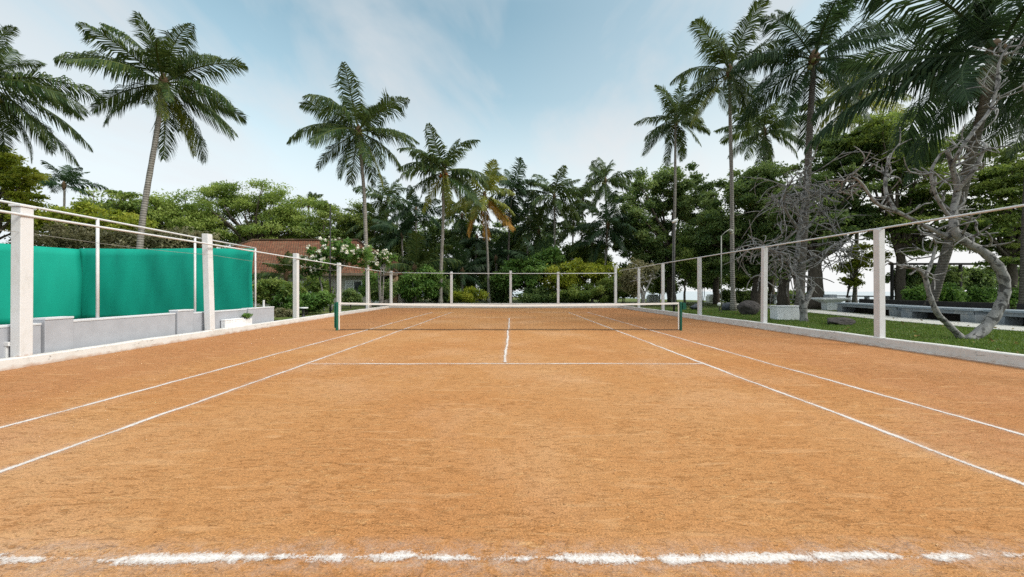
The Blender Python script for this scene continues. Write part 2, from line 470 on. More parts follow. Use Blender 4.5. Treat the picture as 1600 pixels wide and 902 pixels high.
ch_base = mat_chalk('chalk_scuffed', 0.215, 1.25, 1.15, 1.2, 1.9, 0.22)
ch_side = mat_chalk('chalk_sideline', 0.235, 1.25, 0.9, 0.42, 0.9, 0.16)
ch_serv = mat_chalk('chalk_worn', 0.28, 1.15, 1.2, 0.5, 0.7, 0.2)
ch_far = mat_chalk('chalk_faint', 0.35, 0.7, 1.2, 0.4, 0.7, 0.1)
for i, sx in enumerate((-1, 1)):
    line('singles_sideline', (XC + sx * 4.115, 0.6), (XC + sx * 4.115, DFB), 0.15, ch_side, 10 + i, 0.010, 0.004)
    line('doubles_sideline', (XC + sx * 5.485, 0.6), (XC + sx * 5.485, DFB), 0.15, ch_side, 20 + i, 0.010, 0.004)
line('baseline', (-6.0, D0), (6.0, D0), 0.19, ch_base, 3, 0.010, 0.008)
line('service_line', (XC - 4.06, DS), (XC + 4.06, DS), 0.14, ch_serv, 4, 0.012, 0.008)
line('centre_service_line', (XC + .0, DS + .15), (XC, DFS), 0.16, ch_side, 5, 0.009, 0.012)
line('far_service_line', (XC - 4.06, DFS), (XC + 4.06, DFS), 0.12, ch_far, 6, 0.012, 0.008)
line('far_baseline', (XC - 5.4, DFB), (XC + 5.4, DFB), 0.12, ch_far, 7, 0.012, 0.008)

# loose crumbs and bits of straw on the clay
rng = np.random.default_rng(5)
n = 3500
yy = 1.2 + 9.5 * rng.random(n) ** 1.7; xx = (rng.random(n) - .5) * 2 * np.minimum(1.5 * yy + .4, 9.0)
ang = rng.random(n) * math.tau; ln = 0.003 + 0.010 * rng.random(n) ** 3; wd = 0.0015 + 0.0025 * rng.random(n)
dx, dy = np.cos(ang), np.sin(ang)
zt = 0.002 + 0.004 * rng.random(n)
V = np.zeros((n, 4, 3))
for k, (s, t_) in enumerate(((-1, -1), (1, -1), (1, 1), (-1, 1))):
    V[:, k, 0] = xx + dx * ln * s - dy * wd * t_; V[:, k, 1] = yy + dy * ln * s + dx * wd * t_
    V[:, k, 2] = zt + (0.003 if s > 0 else 0)
o = bpy.data.objects.new('debris', quads_mesh('debris', V.reshape(-1, 3), 4, M['straw'], rng.random(n)))
link(o); tag(o, 'loose crumbs of clay and straw scattered over the court', 'debris', kind='stuff')


# ------------------------------------------------------------------ low kerb walls
def kerb(name, foot, h, thick, side, label, ledge=0.0):
    """a low wall following foot; side = +1 when the court lies towards -X of it"""
    mb = MB()
    rng = random.Random(len(foot) * 7 + int(h * 100))
    P = []
    for i in range(len(foot) - 1):
        a, b = Vector(foot[i]), Vector(foot[i + 1])
        k = max(1, int((b - a).length / 0.5))
        P += [a.lerp(b, j / k) for j in range(k)]
    P.append(Vector(foot[-1]))
    prof_n = None; rings = []
    for i, p in enumerate(P):
        t = (P[min(i + 1, len(P) - 1)] - P[max(i - 1, 0)]).normalized()
        n = Vector((t.y, -t.x)) * side       # away from the court
        w = rng.uniform(-.010, .010); hh = h + rng.uniform(-.008, .008); r = 0.02
        prof = []
        if ledge:
            prof += [(-.07, -.05), (-.07, .03), (0.0 + w, .035)]
        else:
            prof += [(0 + w, -.05)]
        prof += [(0.012 + w, hh - r), (0.012 + r + w, hh), (thick - r, hh), (thick, hh - r), (thick, -.05)]
        rings.append([(p.x + n.x * u, p.y + n.y * u, z) for u, z in prof])
    for i in range(len(rings) - 1):
        for k in range(len(rings[0]) - 1):
            mb.poly([rings[i][k], rings[i + 1][k], rings[i + 1][k + 1], rings[i][k + 1]])
    mb.poly(rings[0]); mb.poly(list(reversed(rings[-1])))
    o = mb.build(name, M['white_wall'])
    import bmesh
    bm = bmesh.new(); bm.from_mesh(o.data); bmesh.ops.remove_doubles(bm, verts=bm.verts, dist=1e-4)
    bmesh.ops.recalc_face_normals(bm, faces=bm.faces); bm.to_mesh(o.data); bm.free()
    return tag(o, label, 'low wall', 'white kerb walls round the court')


kerb('low_wall', left_foot, 0.21, 0.22, -1, 'low white kerb wall along the clay, on the green screen side')
kerb('low_wall', right_foot, 0.25, 0.22, 1, 'low stained white kerb wall along the clay, on the lawn and bench side', 0.07)
kerb('low_wall', [(-10.9, 32.3), (9.62, 32.3)], 0.42, 0.25, -1, 'low white kerb wall across the far end of the court, behind the net')


# ------------------------------------------------------------------ white posts and pipe rails round the court
def post_mesh(s, h, lean=(0, 0), cap=False):
    mb = MB()
    m = Matrix.Identity(4); m[0][2], m[1][2] = lean[0] / h, lean[1] / h
    mb.box(-s / 2, s / 2, -s / 2, s / 2, 0, h, m)
    if cap: mb.box(-s * .62, s * .62, -s * .62, s * .62, h + .002, h + .05, m)
    return mb


def pipe_through(parent, pts, r, name='rail'):
    off = parent.location
    mb = MB(); mb.tube([Vector(p) - off for p in pts], r, 8)
    return mb.build(name, M['white_metal'], parent, smooth=True)


fl = empty('court_fence', (-9.8, 7.29, 0), 'white post and single pipe fence beside the green screen, one post leaning', 'fence', 'white post and rail fences round the court')
rows = [(-9.56, 2.6, .20, 3.18), (-9.80, 7.29, .20, 3.17), (-10.10, 12.2, .20, 3.42), (-10.48, 17.7, .20, 3.33), (-10.72, 22.6, .19, 3.25), (-10.85, 27.4, .19, 3.3)]
tops = []
for i, (x, y, s, top) in enumerate(rows):
    lean = (-.14, 0.05) if i == 2 else ((0.0, 0) if i != 1 else (0.02, 0))
    o = post_mesh(s, top - .10, lean, i == 1).build('post', M['white_post'], fl, bevel=.012, loc=Vector((x, y, .10)) - fl.location)
    if i == 2: o['label'] = 'white concrete post leaning away from the court'
    tops.append(Vector((x + s * .5 + .028, y, {0: 3.02, 1: 3.01, 2: 3.05, 3: 3.08, 4: 3.10, 5: 3.12}[i])))
tops.append(Vector((-10.78, 32.2, 3.13)))
pipe_through(fl, [tops[0] + Vector((.15, -3.5, 0))] + tops, .027)
wpts = []
for i in range(len(tops) - 1):
    for k in range(6):
        t = k / 6; p = tops[i].lerp(tops[i + 1], t); p.z -= .34 + .05 * math.sin(math.pi * t); p.x -= .05; wpts.append(p)
wm = MB(); wm.tube([p - fl.location for p in wpts], .005, 5); wm.build('wire', M['galv'], fl)
bk = MB(); bk.box(-.24, -.10, -.12, -.06, .42, .50); bk.box(-.21, -.16, -.11, -.07, .12, .419)
bk.build('bracket', M['white_post'], fl, bevel=.006, loc=Vector((0, 0, 0)))

fr = empty('court_fence', (9.9, 10, 0), 'white post and single pipe fence beside the lawn and bare trees', 'fence', 'white post and rail fences round the court')
rows = [(9.98, 5.5, 3.15), (9.97, 9.98, 3.19), (9.92, 14.5, 3.23), (9.84, 19.3, 3.26), (9.72, 23.7, 3.28), (9.64, 28.0, 3.28)]
tops = []
for i, (x, y, top) in enumerate(rows):
    s = .165
    post_mesh(s, top - .0, (random.Random(i).uniform(-.03, .03), 0), False).build('post', M['white_post'], fr, bevel=.012, loc=Vector((x + .09, y, 0)) - fr.location)
    tops.append(Vector((x + .09, y, top + .026)))
tops.append(Vector((9.5, 32.2, 3.30)))
pipe_through(fr, [tops[0] + Vector((.05, -4.5, -.03))] + tops, .026)

fb = empty('court_fence', (0, 32.42, 0), 'white post and single pipe fence across the far end, before the palms', 'fence', 'white post and rail fences round the court')
rows = [(-10.75, .19, 3.30), (-5.38, .20, 3.22), (-.12, .21, 3.30), (4.10, .20, 3.20), (9.2, .21, 3.62)]
tops = []
for i, (x, s, top) in enumerate(rows):
    post_mesh(s, top - .30).build('post', M['white_post'], fb, bevel=.012, loc=(x, 0, .30))
pipe_through(fb, [(-10.75, 32.42 - .13, 3.13), (-5.38, 32.29, 3.07), (-.12, 32.29, 3.06), (4.1, 32.29, 3.06), (9.2, 32.29, 3.08)], .03)

# ------------------------------------------------------------------ the net
net = empty('tennis_net', (XC, DN, 0), 'tennis net with white top band between two green posts', 'tennis net')
xl, xr = -6.68, 6.44
hgt = lambda x: 0.985 + 0.085 * abs((x - XC) / 6.5) ** 1.5
mb = MB()
w = .0022
xs = np.arange(xl + .10, xr - .10, .05)
for x in xs:
    x0 = x - XC; h = hgt(x) - .05
    a = [(x0 - w, 0, .03), (x0 + w, 0, .03), (x0 + w, 0, h), (x0 - w, 0, h)]
    mb.poly(a)
zs = np.arange(.04, 1.0, .05)
seg = np.linspace(xl + .10, xr - .10, 27)
for zf in zs:
    for i in range(len(seg) - 1):
        a, b = seg[i], seg[i + 1]
        za, zb = zf * hgt(a), zf * hgt(b)
        mb.poly([(a - XC, .001, za - w), (b - XC, .001, zb - w), (b - XC, .001, zb + w), (a - XC, .001, za + w)])
mb.build('netting', M['net'], net)
mb = MB()
seg = np.linspace(xl + .07, xr - .07, 41)
rng2 = random.Random(2)
prev = None
for i in range(len(seg) - 1):
    a, b = seg[i], seg[i + 1]; ha, hb = hgt(a), hgt(b)
    for y in (-.012, .012):
        q = [(a - XC, y, ha - .07), (b - XC, y, hb - .07), (b - XC, y, hb), (a - XC, y, ha)]
        mb.poly(q if y < 0 else list(reversed(q)))
    mb.poly([(a - XC, -.012, ha), (b - XC, -.012, hb), (b - XC, .012, hb), (a - XC, .012, ha)])
mb.build('top_band', M['tape'], net)
for x in (xl + .085, xr - .085):
    s = MB(); s.box(x - XC - .02, x - XC + .02, -.008, .008, .03, hgt(x) - .075); s.build('side_band', M['tape'], net)
for x, wch in ((xl, False), (xr, True)):
    p = MB(); p.tube([(0, 0, -.05), (0, 0, 1.07)], .05, 12); p.tube([(0, 0, 1.0705), (0, 0, 1.09)], [.054, .04], 12)
    po = p.build('post', M['green_paint'], net, smooth=False, loc=(x - XC, 0, 0))
    if wch:
        q = MB(); q.box(.056, .17, -.055, .055, .80, 1.06); q.tube([(.171, 0, .93), (.22, 0, .93)], .014, 8); q.tube([(.22, 0, .93), (.22, 0, .80)], .010, 8)
        q.build('winch', M['green_paint'], po, bevel=.02)
    else:
        q = MB(); q.box(-.085, -.052, -.045, .045, .1, 1.04); q.build('channel', M['green_paint'], po, bevel=.006)
c = MB(); c.tube([(x - XC, 0, .035 + .01 * math.sin(x * 3)) for x in np.linspace(xl + .06, xr - .06, 40)], .012, 6)
c.build('bottom_cord', M['net'], net)

# ------------------------------------------------------------------ grey wall, pole fence and green screen of the next court
gw = empty('boundary_wall', (-10.4, 10, 0), 'long low pale grey wall with raised blocks below the green screen', 'wall')
face = [(-9.78, 1.0), (-10.0, 7.6), (-10.27, 10.6), (-10.44, 14.4), (-10.50, 16.1)]
wx = lambda y: float(np.interp(y, [p[1] for p in face], [p[0] for p in face]))
for y0, y1, h, raised in ((1.0, 7.76, .83, 0), (7.80, 8.35, .93, 1), (8.352, 11.16, .84, 0), (11.20, 11.80, .92, 1), (11.802, 14.36, .81, 0), (14.40, 16.05, .83, 1)):
    p, q = Vector((wx(y0), y0, 0)) - gw.location, Vector((wx(y1), y1, 0)) - gw.location
    m = Matrix.Translation(p) @ Matrix.Rotation(math.atan2(q.y - p.y, q.x - p.x), 4, 'Z'); L = (q - p).length
    k = MB(); k.box(0, L, (-.03 if raised else 0), .22, -.05, h - .05, m)
    k.build('pier' if raised else 'wall_panel', M['grey_wall'], gw, bevel=.012)
    k = MB(); k.box(0, L, (-.045 if raised else -.012), .235, h - .048, h, m); k.build('coping', M['grey_cap'], gw, bevel=.008)
pole = MB(); pole.tube([(-10.62, 15.6, .83), (-10.62, 15.6, 1.12)], .04, 8)
pole.build('pipe_stub', M['white_metal'], gw, loc=-gw.location)

pf = empty('pole_fence', (-10.4, 10, 0), 'thin white pole and rail frame standing along the grey wall', 'fence')
ppos = [(-9.95, 3.4), (-10.02, 6.2), (-10.2, 8.98), (-10.47, 12.05), (-10.62, 15.1)]
for x, y in ppos:
    p = MB(); p.tube([(0, 0, .6), (0, 0, 3.28)], .031, 8)
    p.build('pole', M['white_metal'], pf, smooth=True, loc=Vector((x, y, 0)) - pf.location)
pr = MB(); pr.tube([Vector((x, y, 3.28)) - pf.location for x, y in ppos], .026, 8); pr.build('rail', M['white_metal'], pf, smooth=True)

gs = empty('windbreak_screen', (-14, 15.2, 0), 'tall green fabric windbreak screen beyond the grey wall', 'screen')


def cloth(a, b, z0, z1, name, seed):
    r = random.Random(seed)
    a, b = Vector(a), Vector(b); L = (b - a).length; t = (b - a) / L; n = Vector((t.y, -t.x))
    nu, nv = int(L / .18), 10
    ph = [r.uniform(0, 6) for _ in range(6)]
    mb = MB(); grid = []
    for i in range(nu + 1):
        u = L * i / nu
        # sagging between the hidden poles every 3 m, with small ripples
        belly = .17 * math.sin(math.pi * ((u / 3.0) % 1.0)) ** 2 + .03 * math.sin(u * 2.3 + ph[0]) + .03 * math.sin(u * 4.4 + ph[1])
        colm = []
        for j in range(nv + 1):
            v = j / nv
            off = belly * math.sin(math.pi * min(1, max(0, v * .9 + .05))) + .016 * math.sin(u * 5 + v * 6 + ph[2]) + .010 * math.sin(u * 11 - v * 9 + ph[4])
            zz = z0 + (z1 - z0) * v + (.012 * math.sin(u * 1.2 + ph[3]) if j == nv else 0)
            p = a + t * u + n * off
            colm.append((p.x - gs.location.x, p.y - gs.location.y, zz))
        grid.append(colm)
    for i in range(nu):
        for j in range(nv):
            mb.poly([grid[i][j], grid[i + 1][j], grid[i + 1][j + 1], grid[i][j + 1]])
    o = mb.build(name, M['fabric'], gs, smooth=True)
    import bmesh
    bm = bmesh.new(); bm.from_mesh(o.data); bmesh.ops.remove_doubles(bm, verts=bm.verts, dist=1e-4); bm.to_mesh(o.data); bm.free()
    sol = o.modifiers.new('t', 'SOLIDIFY'); sol.thickness = .006
    return o


cloth((-18.05, 15.2), (-10.68, 15.12), .25, 3.27, 'fabric_panel', 1)
cloth((-19.3, 10.6), (-18.03, 15.22), .25, 3.25, 'fabric_panel', 2)
for p in ((-18.1, 15.25), (-15.4, 15.25), (-12.9, 15.25), (-19.35, 10.6)):
    q = MB(); q.tube([(0, 0, 0), (0, 0, 3.28)], .03, 8); q.build('support_pole', M['galv'], gs, loc=Vector((p[0], p[1] + .1, 0)) - gs.location)

# white trough by the grey wall
tr = empty('planter_trough', (-10.26, 13.6, 0), 'small white trough with a green plant against the grey wall', 'planter')
b = MB(); b.box(-.08, .08, -.65, .70, -.02, .44); b.box(-.085, .085, -.66, .25, .442, .49); b.build('trough', M['block_white'], tr, bevel=.015)


# ------------------------------------------------------------------ foliage tools
def leaf_cloud(rng, centres, radii, per, size, up=0.6, aspect=0.5, clump_t=0.5, shell=0.5):
    """leaf faces scattered through clumps; returns corners and one tint per leaf"""
    centres = np.asarray(centres, float); nC = len(centres)
    N = nC * per
    d = rng.normal(size=(N, 3)); d /= np.linalg.norm(d, axis=1)[:, None]
    r = shell + (1 - shell) * rng.random(N); r *= rng.random(N) ** 0.25
    c = np.repeat(centres, per, 0); rad = np.repeat(np.asarray(radii, float).reshape(nC, 3), per, 0)
    p = c + d * r[:, None] * rad
    nrm = rng.normal(size=(N, 3)) * .75 + d * .35; nrm[:, 2] += up
    nrm /= np.linalg.norm(nrm, axis=1)[:, None]
    a = rng.normal(size=(N, 3)); a -= nrm * (a * nrm).sum(1)[:, None]; a /= np.linalg.norm(a, axis=1)[:, None]
    b = np.cross(nrm, a)
    s = size * (0.55 + 0.9 * rng.random(N))
    A = a * s[:, None] * .5; B = b * (s * aspect)[:, None] * .5
    drop = np.zeros((N, 3)); drop[:, 2] = -s * .12
    V = np.stack([p - A, p - B * 1.0 - A * .1, p + A + drop, p + B - A * .1], 1)
    ct = rng.random(nC)
    tint = np.clip(np.repeat(ct, per) * clump_t * 2 + rng.random(N) * .75 - clump_t * .5, 0, 1)
    return V.reshape(-1, 3), tint


def in_ellipsoids(rng, ells, n, fill=0.55):
    """clump centres in several ellipsoids (centre, radii), more of them near the outside"""
    w = np.array([e[1][0] * e[1][1] * e[1][2] for e in ells]) ** .7; w /= w.sum()
    out = []
    for i in rng.choice(len(ells), size=n, p=w):
        c, r = ells[i]
        d = rng.normal(size=3); d /= np.linalg.norm(d)
        k = fill + (1 - fill) * rng.random() if rng.random() < .75 else rng.random() * .7
        out.append(np.array(c) + d * k * np.array(r))
    return np.array(out)


def limb(mb, a, b, r0, r1, rng, sag=0.15, k=6, n=6):
    a, b = Vector(a), Vector(b); L = (b - a).length
    mid = a.lerp(b, .5) + Vector((rng.uniform(-1, 1), rng.uniform(-1, 1), rng.uniform(.2, 1))) * L * sag
    pts = []
    for i in range(k + 1):
        t = i / k
        p = a * (1 - t) ** 2 + mid * 2 * t * (1 - t) + b * t * t
        pts.append(p + Vector((rng.uniform(-1, 1), rng.uniform(-1, 1), rng.uniform(-1, 1))) * L * .015 * (0 < i < k))
    mb.tube(pts, [r0 + (r1 - r0) * i / k for i in range(k + 1)], n)
    return pts


def tree(name, base, ells_px, d, seed, label, leaf, nclump, per, size, cat='tree', group=None, depth=1.0, clump=(1.0, .6), trunk_r=.25,
         trunk_top=None, bark='bark', up=.6, nlimb=14, aspect=.5, fill=.55, crown_name='crown', shell=.3, stems=1):
    """base = ground point; ells_px = crown lobes (px, py, rx, ry [, dd]) as seen, put at their own depth"""
    rng = np.random.default_rng(seed); rr = random.Random(seed)
    base = Vector(base)
    t = empty(name, base, label, cat, group)
    ells = []
    for e in ells_px:
        dd = d + (e[4] if len(e) > 4 else 0)
        c = at(e[0], e[1], dd) - base
        ells.append(((c.x, c.y, c.z), (e[2] * dd / F, max(e[2], e[3]) * dd / F * depth, e[3] * dd / F)))
    cen = in_ellipsoids(rng, ells, nclump, fill)
    rad = np.stack([np.array((clump[0], clump[0], clump[1])) * rng.uniform(.6, 1.35) for _ in cen])
    cen[:, 2] = np.maximum(cen[:, 2], .15)
    V, tint = leaf_cloud(rng, cen, rad, per, size, up, aspect, shell=shell)
    V[:, 2] = np.maximum(V[:, 2], .02)
    o = bpy.data.objects.new(crown_name, quads_mesh(crown_name, V, 4, M[leaf], tint)); link(o, t)
    mb = MB()
    zlow = min(c[2] - r[2] for c, r in ells)
    cxm = sum(c[0] for c, r in ells) / len(ells); cym = sum(c[1] for c, r in ells) / len(ells)
    top = Vector((cxm * .25, cym * .25, max(.25, zlow + .15 * (max(c[2] + r[2] for c, r in ells) - zlow)))) if trunk_top is None else Vector(trunk_top) - base
    for s in range(stems):
        off = Vector((rr.uniform(-1, 1), rr.uniform(-1, 1), 0)) * trunk_r * 3 if stems > 1 else Vector((0, 0, 0))
        limb(mb, off * .5 + Vector((0, 0, -.1)), top + off, trunk_r * (1.25 if stems == 1 else .7), trunk_r * (.75 if stems == 1 else .5), rr, .06, 8, 9)
        for i in rr.sample(range(len(cen)), min(nlimb // stems, len(cen))):
            st = top.lerp(off * .5, rr.uniform(0, .2)) + off
            limb(mb, st, cen[i], trunk_r * rr.uniform(.3, .6), trunk_r * .08, rr, .12)
    mb.build('trunk', M[bark], t, smooth=True)
    return t


# ------------------------------------------------------------------ palms
def frond_mesh(name, e0, droop, nl, width, mat, seed, hang=1.0):
    r = np.random.default_rng(seed)
    k = 14
    pts = [np.zeros(3)]; tang = []
    for i in range(k):
        t = (i + .5) / k
        e = e0 - droop * t ** 1.4
        dvec = np.array((math.cos(e), 0, math.sin(e))); tang.append(dvec)
        pts.append(pts[-1] + dvec / k)
    tang.append(tang[-1]); pts = np.array(pts); tang = np.array(tang)
    faces_v = []; tint = []
    bend = r.uniform(-.12, .12)
    ragged = np.interp(np.linspace(0, 1, 200), np.linspace(0, 1, 13), r.uniform(.25, 1.7, 13)); ragl = np.interp(np.linspace(0, 1, 200), np.linspace(0, 1, 15), r.uniform(.8, 1.12, 15))
    pts[:, 1] += bend * (np.linspace(0, 1, k + 1) ** 2)
    for side in (-1, 1):
        for j in range(nl):
            t = .13 + .87 * (j + r.uniform(-.3, .3)) / (nl - 1); t = min(max(t, .1), .999)
            if r.random() < .04: continue
            f = t * k; i = min(int(f), k - 1); q = f - i
            p = pts[i] * (1 - q) + pts[i + 1] * q
            T = tang[i]
            S = np.array((0, side, 0.0))
            U = np.array((-T[2], 0, T[0]))                  # up from the rachis
            l = (.295 * math.sin(math.pi * min(1, (t * .86 + .12))) ** .7 + .03) * r.uniform(.88, 1.08) * ragl[int(t * 199)]
            hang_t = hang * ragged[int(t * 199)]
            d1 = S * (.85) + T * (.45 + .5 * t) + U * r.uniform(.05, .22)
            g = np.array((0, 0, -1.0))
            d1 = d1 + g * hang_t * r.uniform(.15, .6); d1 /= np.linalg.norm(d1)
            d2 = d1 + g * hang_t * r.uniform(.9, 2.3); d2 /= np.linalg.norm(d2)
            m = p + d1 * l * .5; tip = m + d2 * l * .5
            w = T * width * .5 * r.uniform(.8, 1.2)
            faces_v.append([p - w * .6, p + w * .6, m + w, m - w]); faces_v.append([m - w, m + w, tip + w * .08, tip - w * .08])
            c = r.random() * .8 + .1; tint += [c, min(1, c + .1)]
    # the stalk, a three sided tapering bar
    for i in range(k):
        r0 = .012 * (1 - i / k) + .0025; r1 = .012 * (1 - (i + 1) / k) + .0025
        A, B = pts[i], pts[i + 1]
        cs = [np.array((0, math.cos(x), math.sin(x))) for x in (math.pi / 2, math.pi * 7 / 6, math.pi * 11 / 6)]
        for s in range(3):
            u, v = cs[s], cs[(s + 1) % 3]
            faces_v.append([A + u * r0, A + v * r0, B + v * r1, B + u * r1]); tint.append(.95)
    return quads_mesh(name, np.array(faces_v).reshape(-1, 3), 4, M[mat], np.array(tint))


_fr = {}
ELEV = [82, 68, 52, 36, 20, 4, -14, -34, -56]


def frond_variant(mat, lod, ei, v):
    key = (mat, lod, ei, v)
    if key not in _fr:
        e = ELEV[ei]
        droop = R({82: 38, 68: 52, 52: 62, 36: 64, 20: 62, 4: 58, -14: 50, -34: 40, -56: 26}[e] + (v - 1) * 14)
        nl, w = ((92, .0150), (50, .0260), (28, .048))[lod]
        _fr[key] = frond_mesh('frond', R(e + (v - 1) * 5), droop, nl, w, mat, ei * 31 + v * 7 + lod, (.8, 1.2, 1.7)[v] * (.5 if ELEV[ei] > 60 else .75 if ELEV[ei] > 45 else 1))
    return _fr[key]


cocos = {}


def coconut_mesh(mat):
    if mat not in cocos:
        mb = MB(); prof = [(0, .0), (.055, .02), (.10, .08), (.115, .15), (.095, .22), (.05, .27), (0.004, .285)]
        mb.tube([(0, 0, -z) for _, z in prof], [max(.004, r) for r, _ in prof], 8)
        me = bpy.data.meshes.new('coconut'); me.from_pydata(mb.v, [], mb.f); me.materials.append(M[mat])
        me.polygons.foreach_set('use_smooth', [True] * len(me.polygons)); me.update(); cocos[mat] = me
    return cocos[mat]


def palm(base, crown, L, nf_, seed, label, mat='frond', lod=1, r=.15, mid=None, ncoco=6, bark='palm_bark', dead=0, low=1.0, high=0.0,
         group='coconut palms round the court', cat='palm tree', name='coconut_palm', coco='coconut', yellow=0, sway=0.0):
    nf = max(14, int(nf_ * .92))
    rr = random.Random(seed)
    base, crown = Vector(base), Vector(crown)
    t = empty(name, base, label, cat, group)
    top = crown - base
    H = top.length
    m = Vector((top.x * .5, top.y * .5, top.z * .5)) if mid is None else Vector(mid) - base
    ctrl = m * 2 - top * .5
    k = max(8, int(H * 2.2)); pts, rad = [], []
    for i in range(k + 1):
        q = i / k
        p = ctrl * 2 * q * (1 - q) + top * q * q
        p.x += .03 * math.sin(q * 9 + seed); p.y += .03 * math.cos(q * 7 + seed)
        pts.append(p); rad.append(r * (1.0 - .35 * q + .9 * max(0, .07 - q) / .07 * .7 + .025 * ((i % 2) * 2 - 1)))
    pts[0].z -= .1
    tb = MB(); tb.tube(pts, rad, 10); tb.build('trunk', M[bark], t, smooth=True)
    # fibrous boss where the stalks spring from
    sp = MB(); sp.tube([top + Vector((0, 0, z)) for z in (-.55, -.25, .05, .3, .55)], [r * .66, r * 1.25, r * 1.5, r * 1.05, r * .3], 9)
    sp.build('crown_boss', M['fibre'], t, smooth=True)
    for i in range(nf):
        q = ((i + .5) / nf) ** .92
        q2 = high + (low - high) * q
        ei = min(len(ELEV) - 1, max(0, int(q2 * len(ELEV) + rr.uniform(-.5, .5))))
        mt = mat
        if i >= nf - dead: mt = 'frond_dead'; ei = len(ELEV) - 1
        elif i >= nf - dead - yellow: mt = 'frond_yellow'; ei = max(ei, 6)
        o = bpy.data.objects.new('frond', frond_variant(mt, lod, ei, rr.randrange(3)))
        az = i * 2.39996 + rr.uniform(-.35, .35)
        o.rotation_euler = (rr.gauss(0, .38), sway * math.cos(az), az)
        s = L * rr.uniform(.78, 1.12) * (.80, .92, 1.0)[ei] if ei < 3 else L * rr.uniform(.85, 1.12)
        o.scale = (s, s, s)
        o.location = top + Vector((math.cos(az) * r * .6, math.sin(az) * r * .6, .25 - .45 * q))
        link(o, t)
        if mt != mat: o['label'] = 'dead orange hanging frond' if mt == 'frond_dead' else 'yellowing drooping frond'
    for i in range(ncoco):
        o = bpy.data.objects.new('coconut', coconut_mesh(coco))
        a = rr.uniform(0, 6.28); rad_ = r + rr.uniform(.05, .28)
        o.location = top + Vector((math.cos(a) * rad_, math.sin(a) * rad_, rr.uniform(-.65, -.1)))
        o.rotation_euler = (rr.uniform(-.4, .4), rr.uniform(-.4, .4), 0)
        s = rr.uniform(.9, 1.25); o.scale = (s, s, s)
        link(o, t)
    return t


def foot(px, d, z=0.06):
    return Vector(((px - CX) * d / F, d, z))


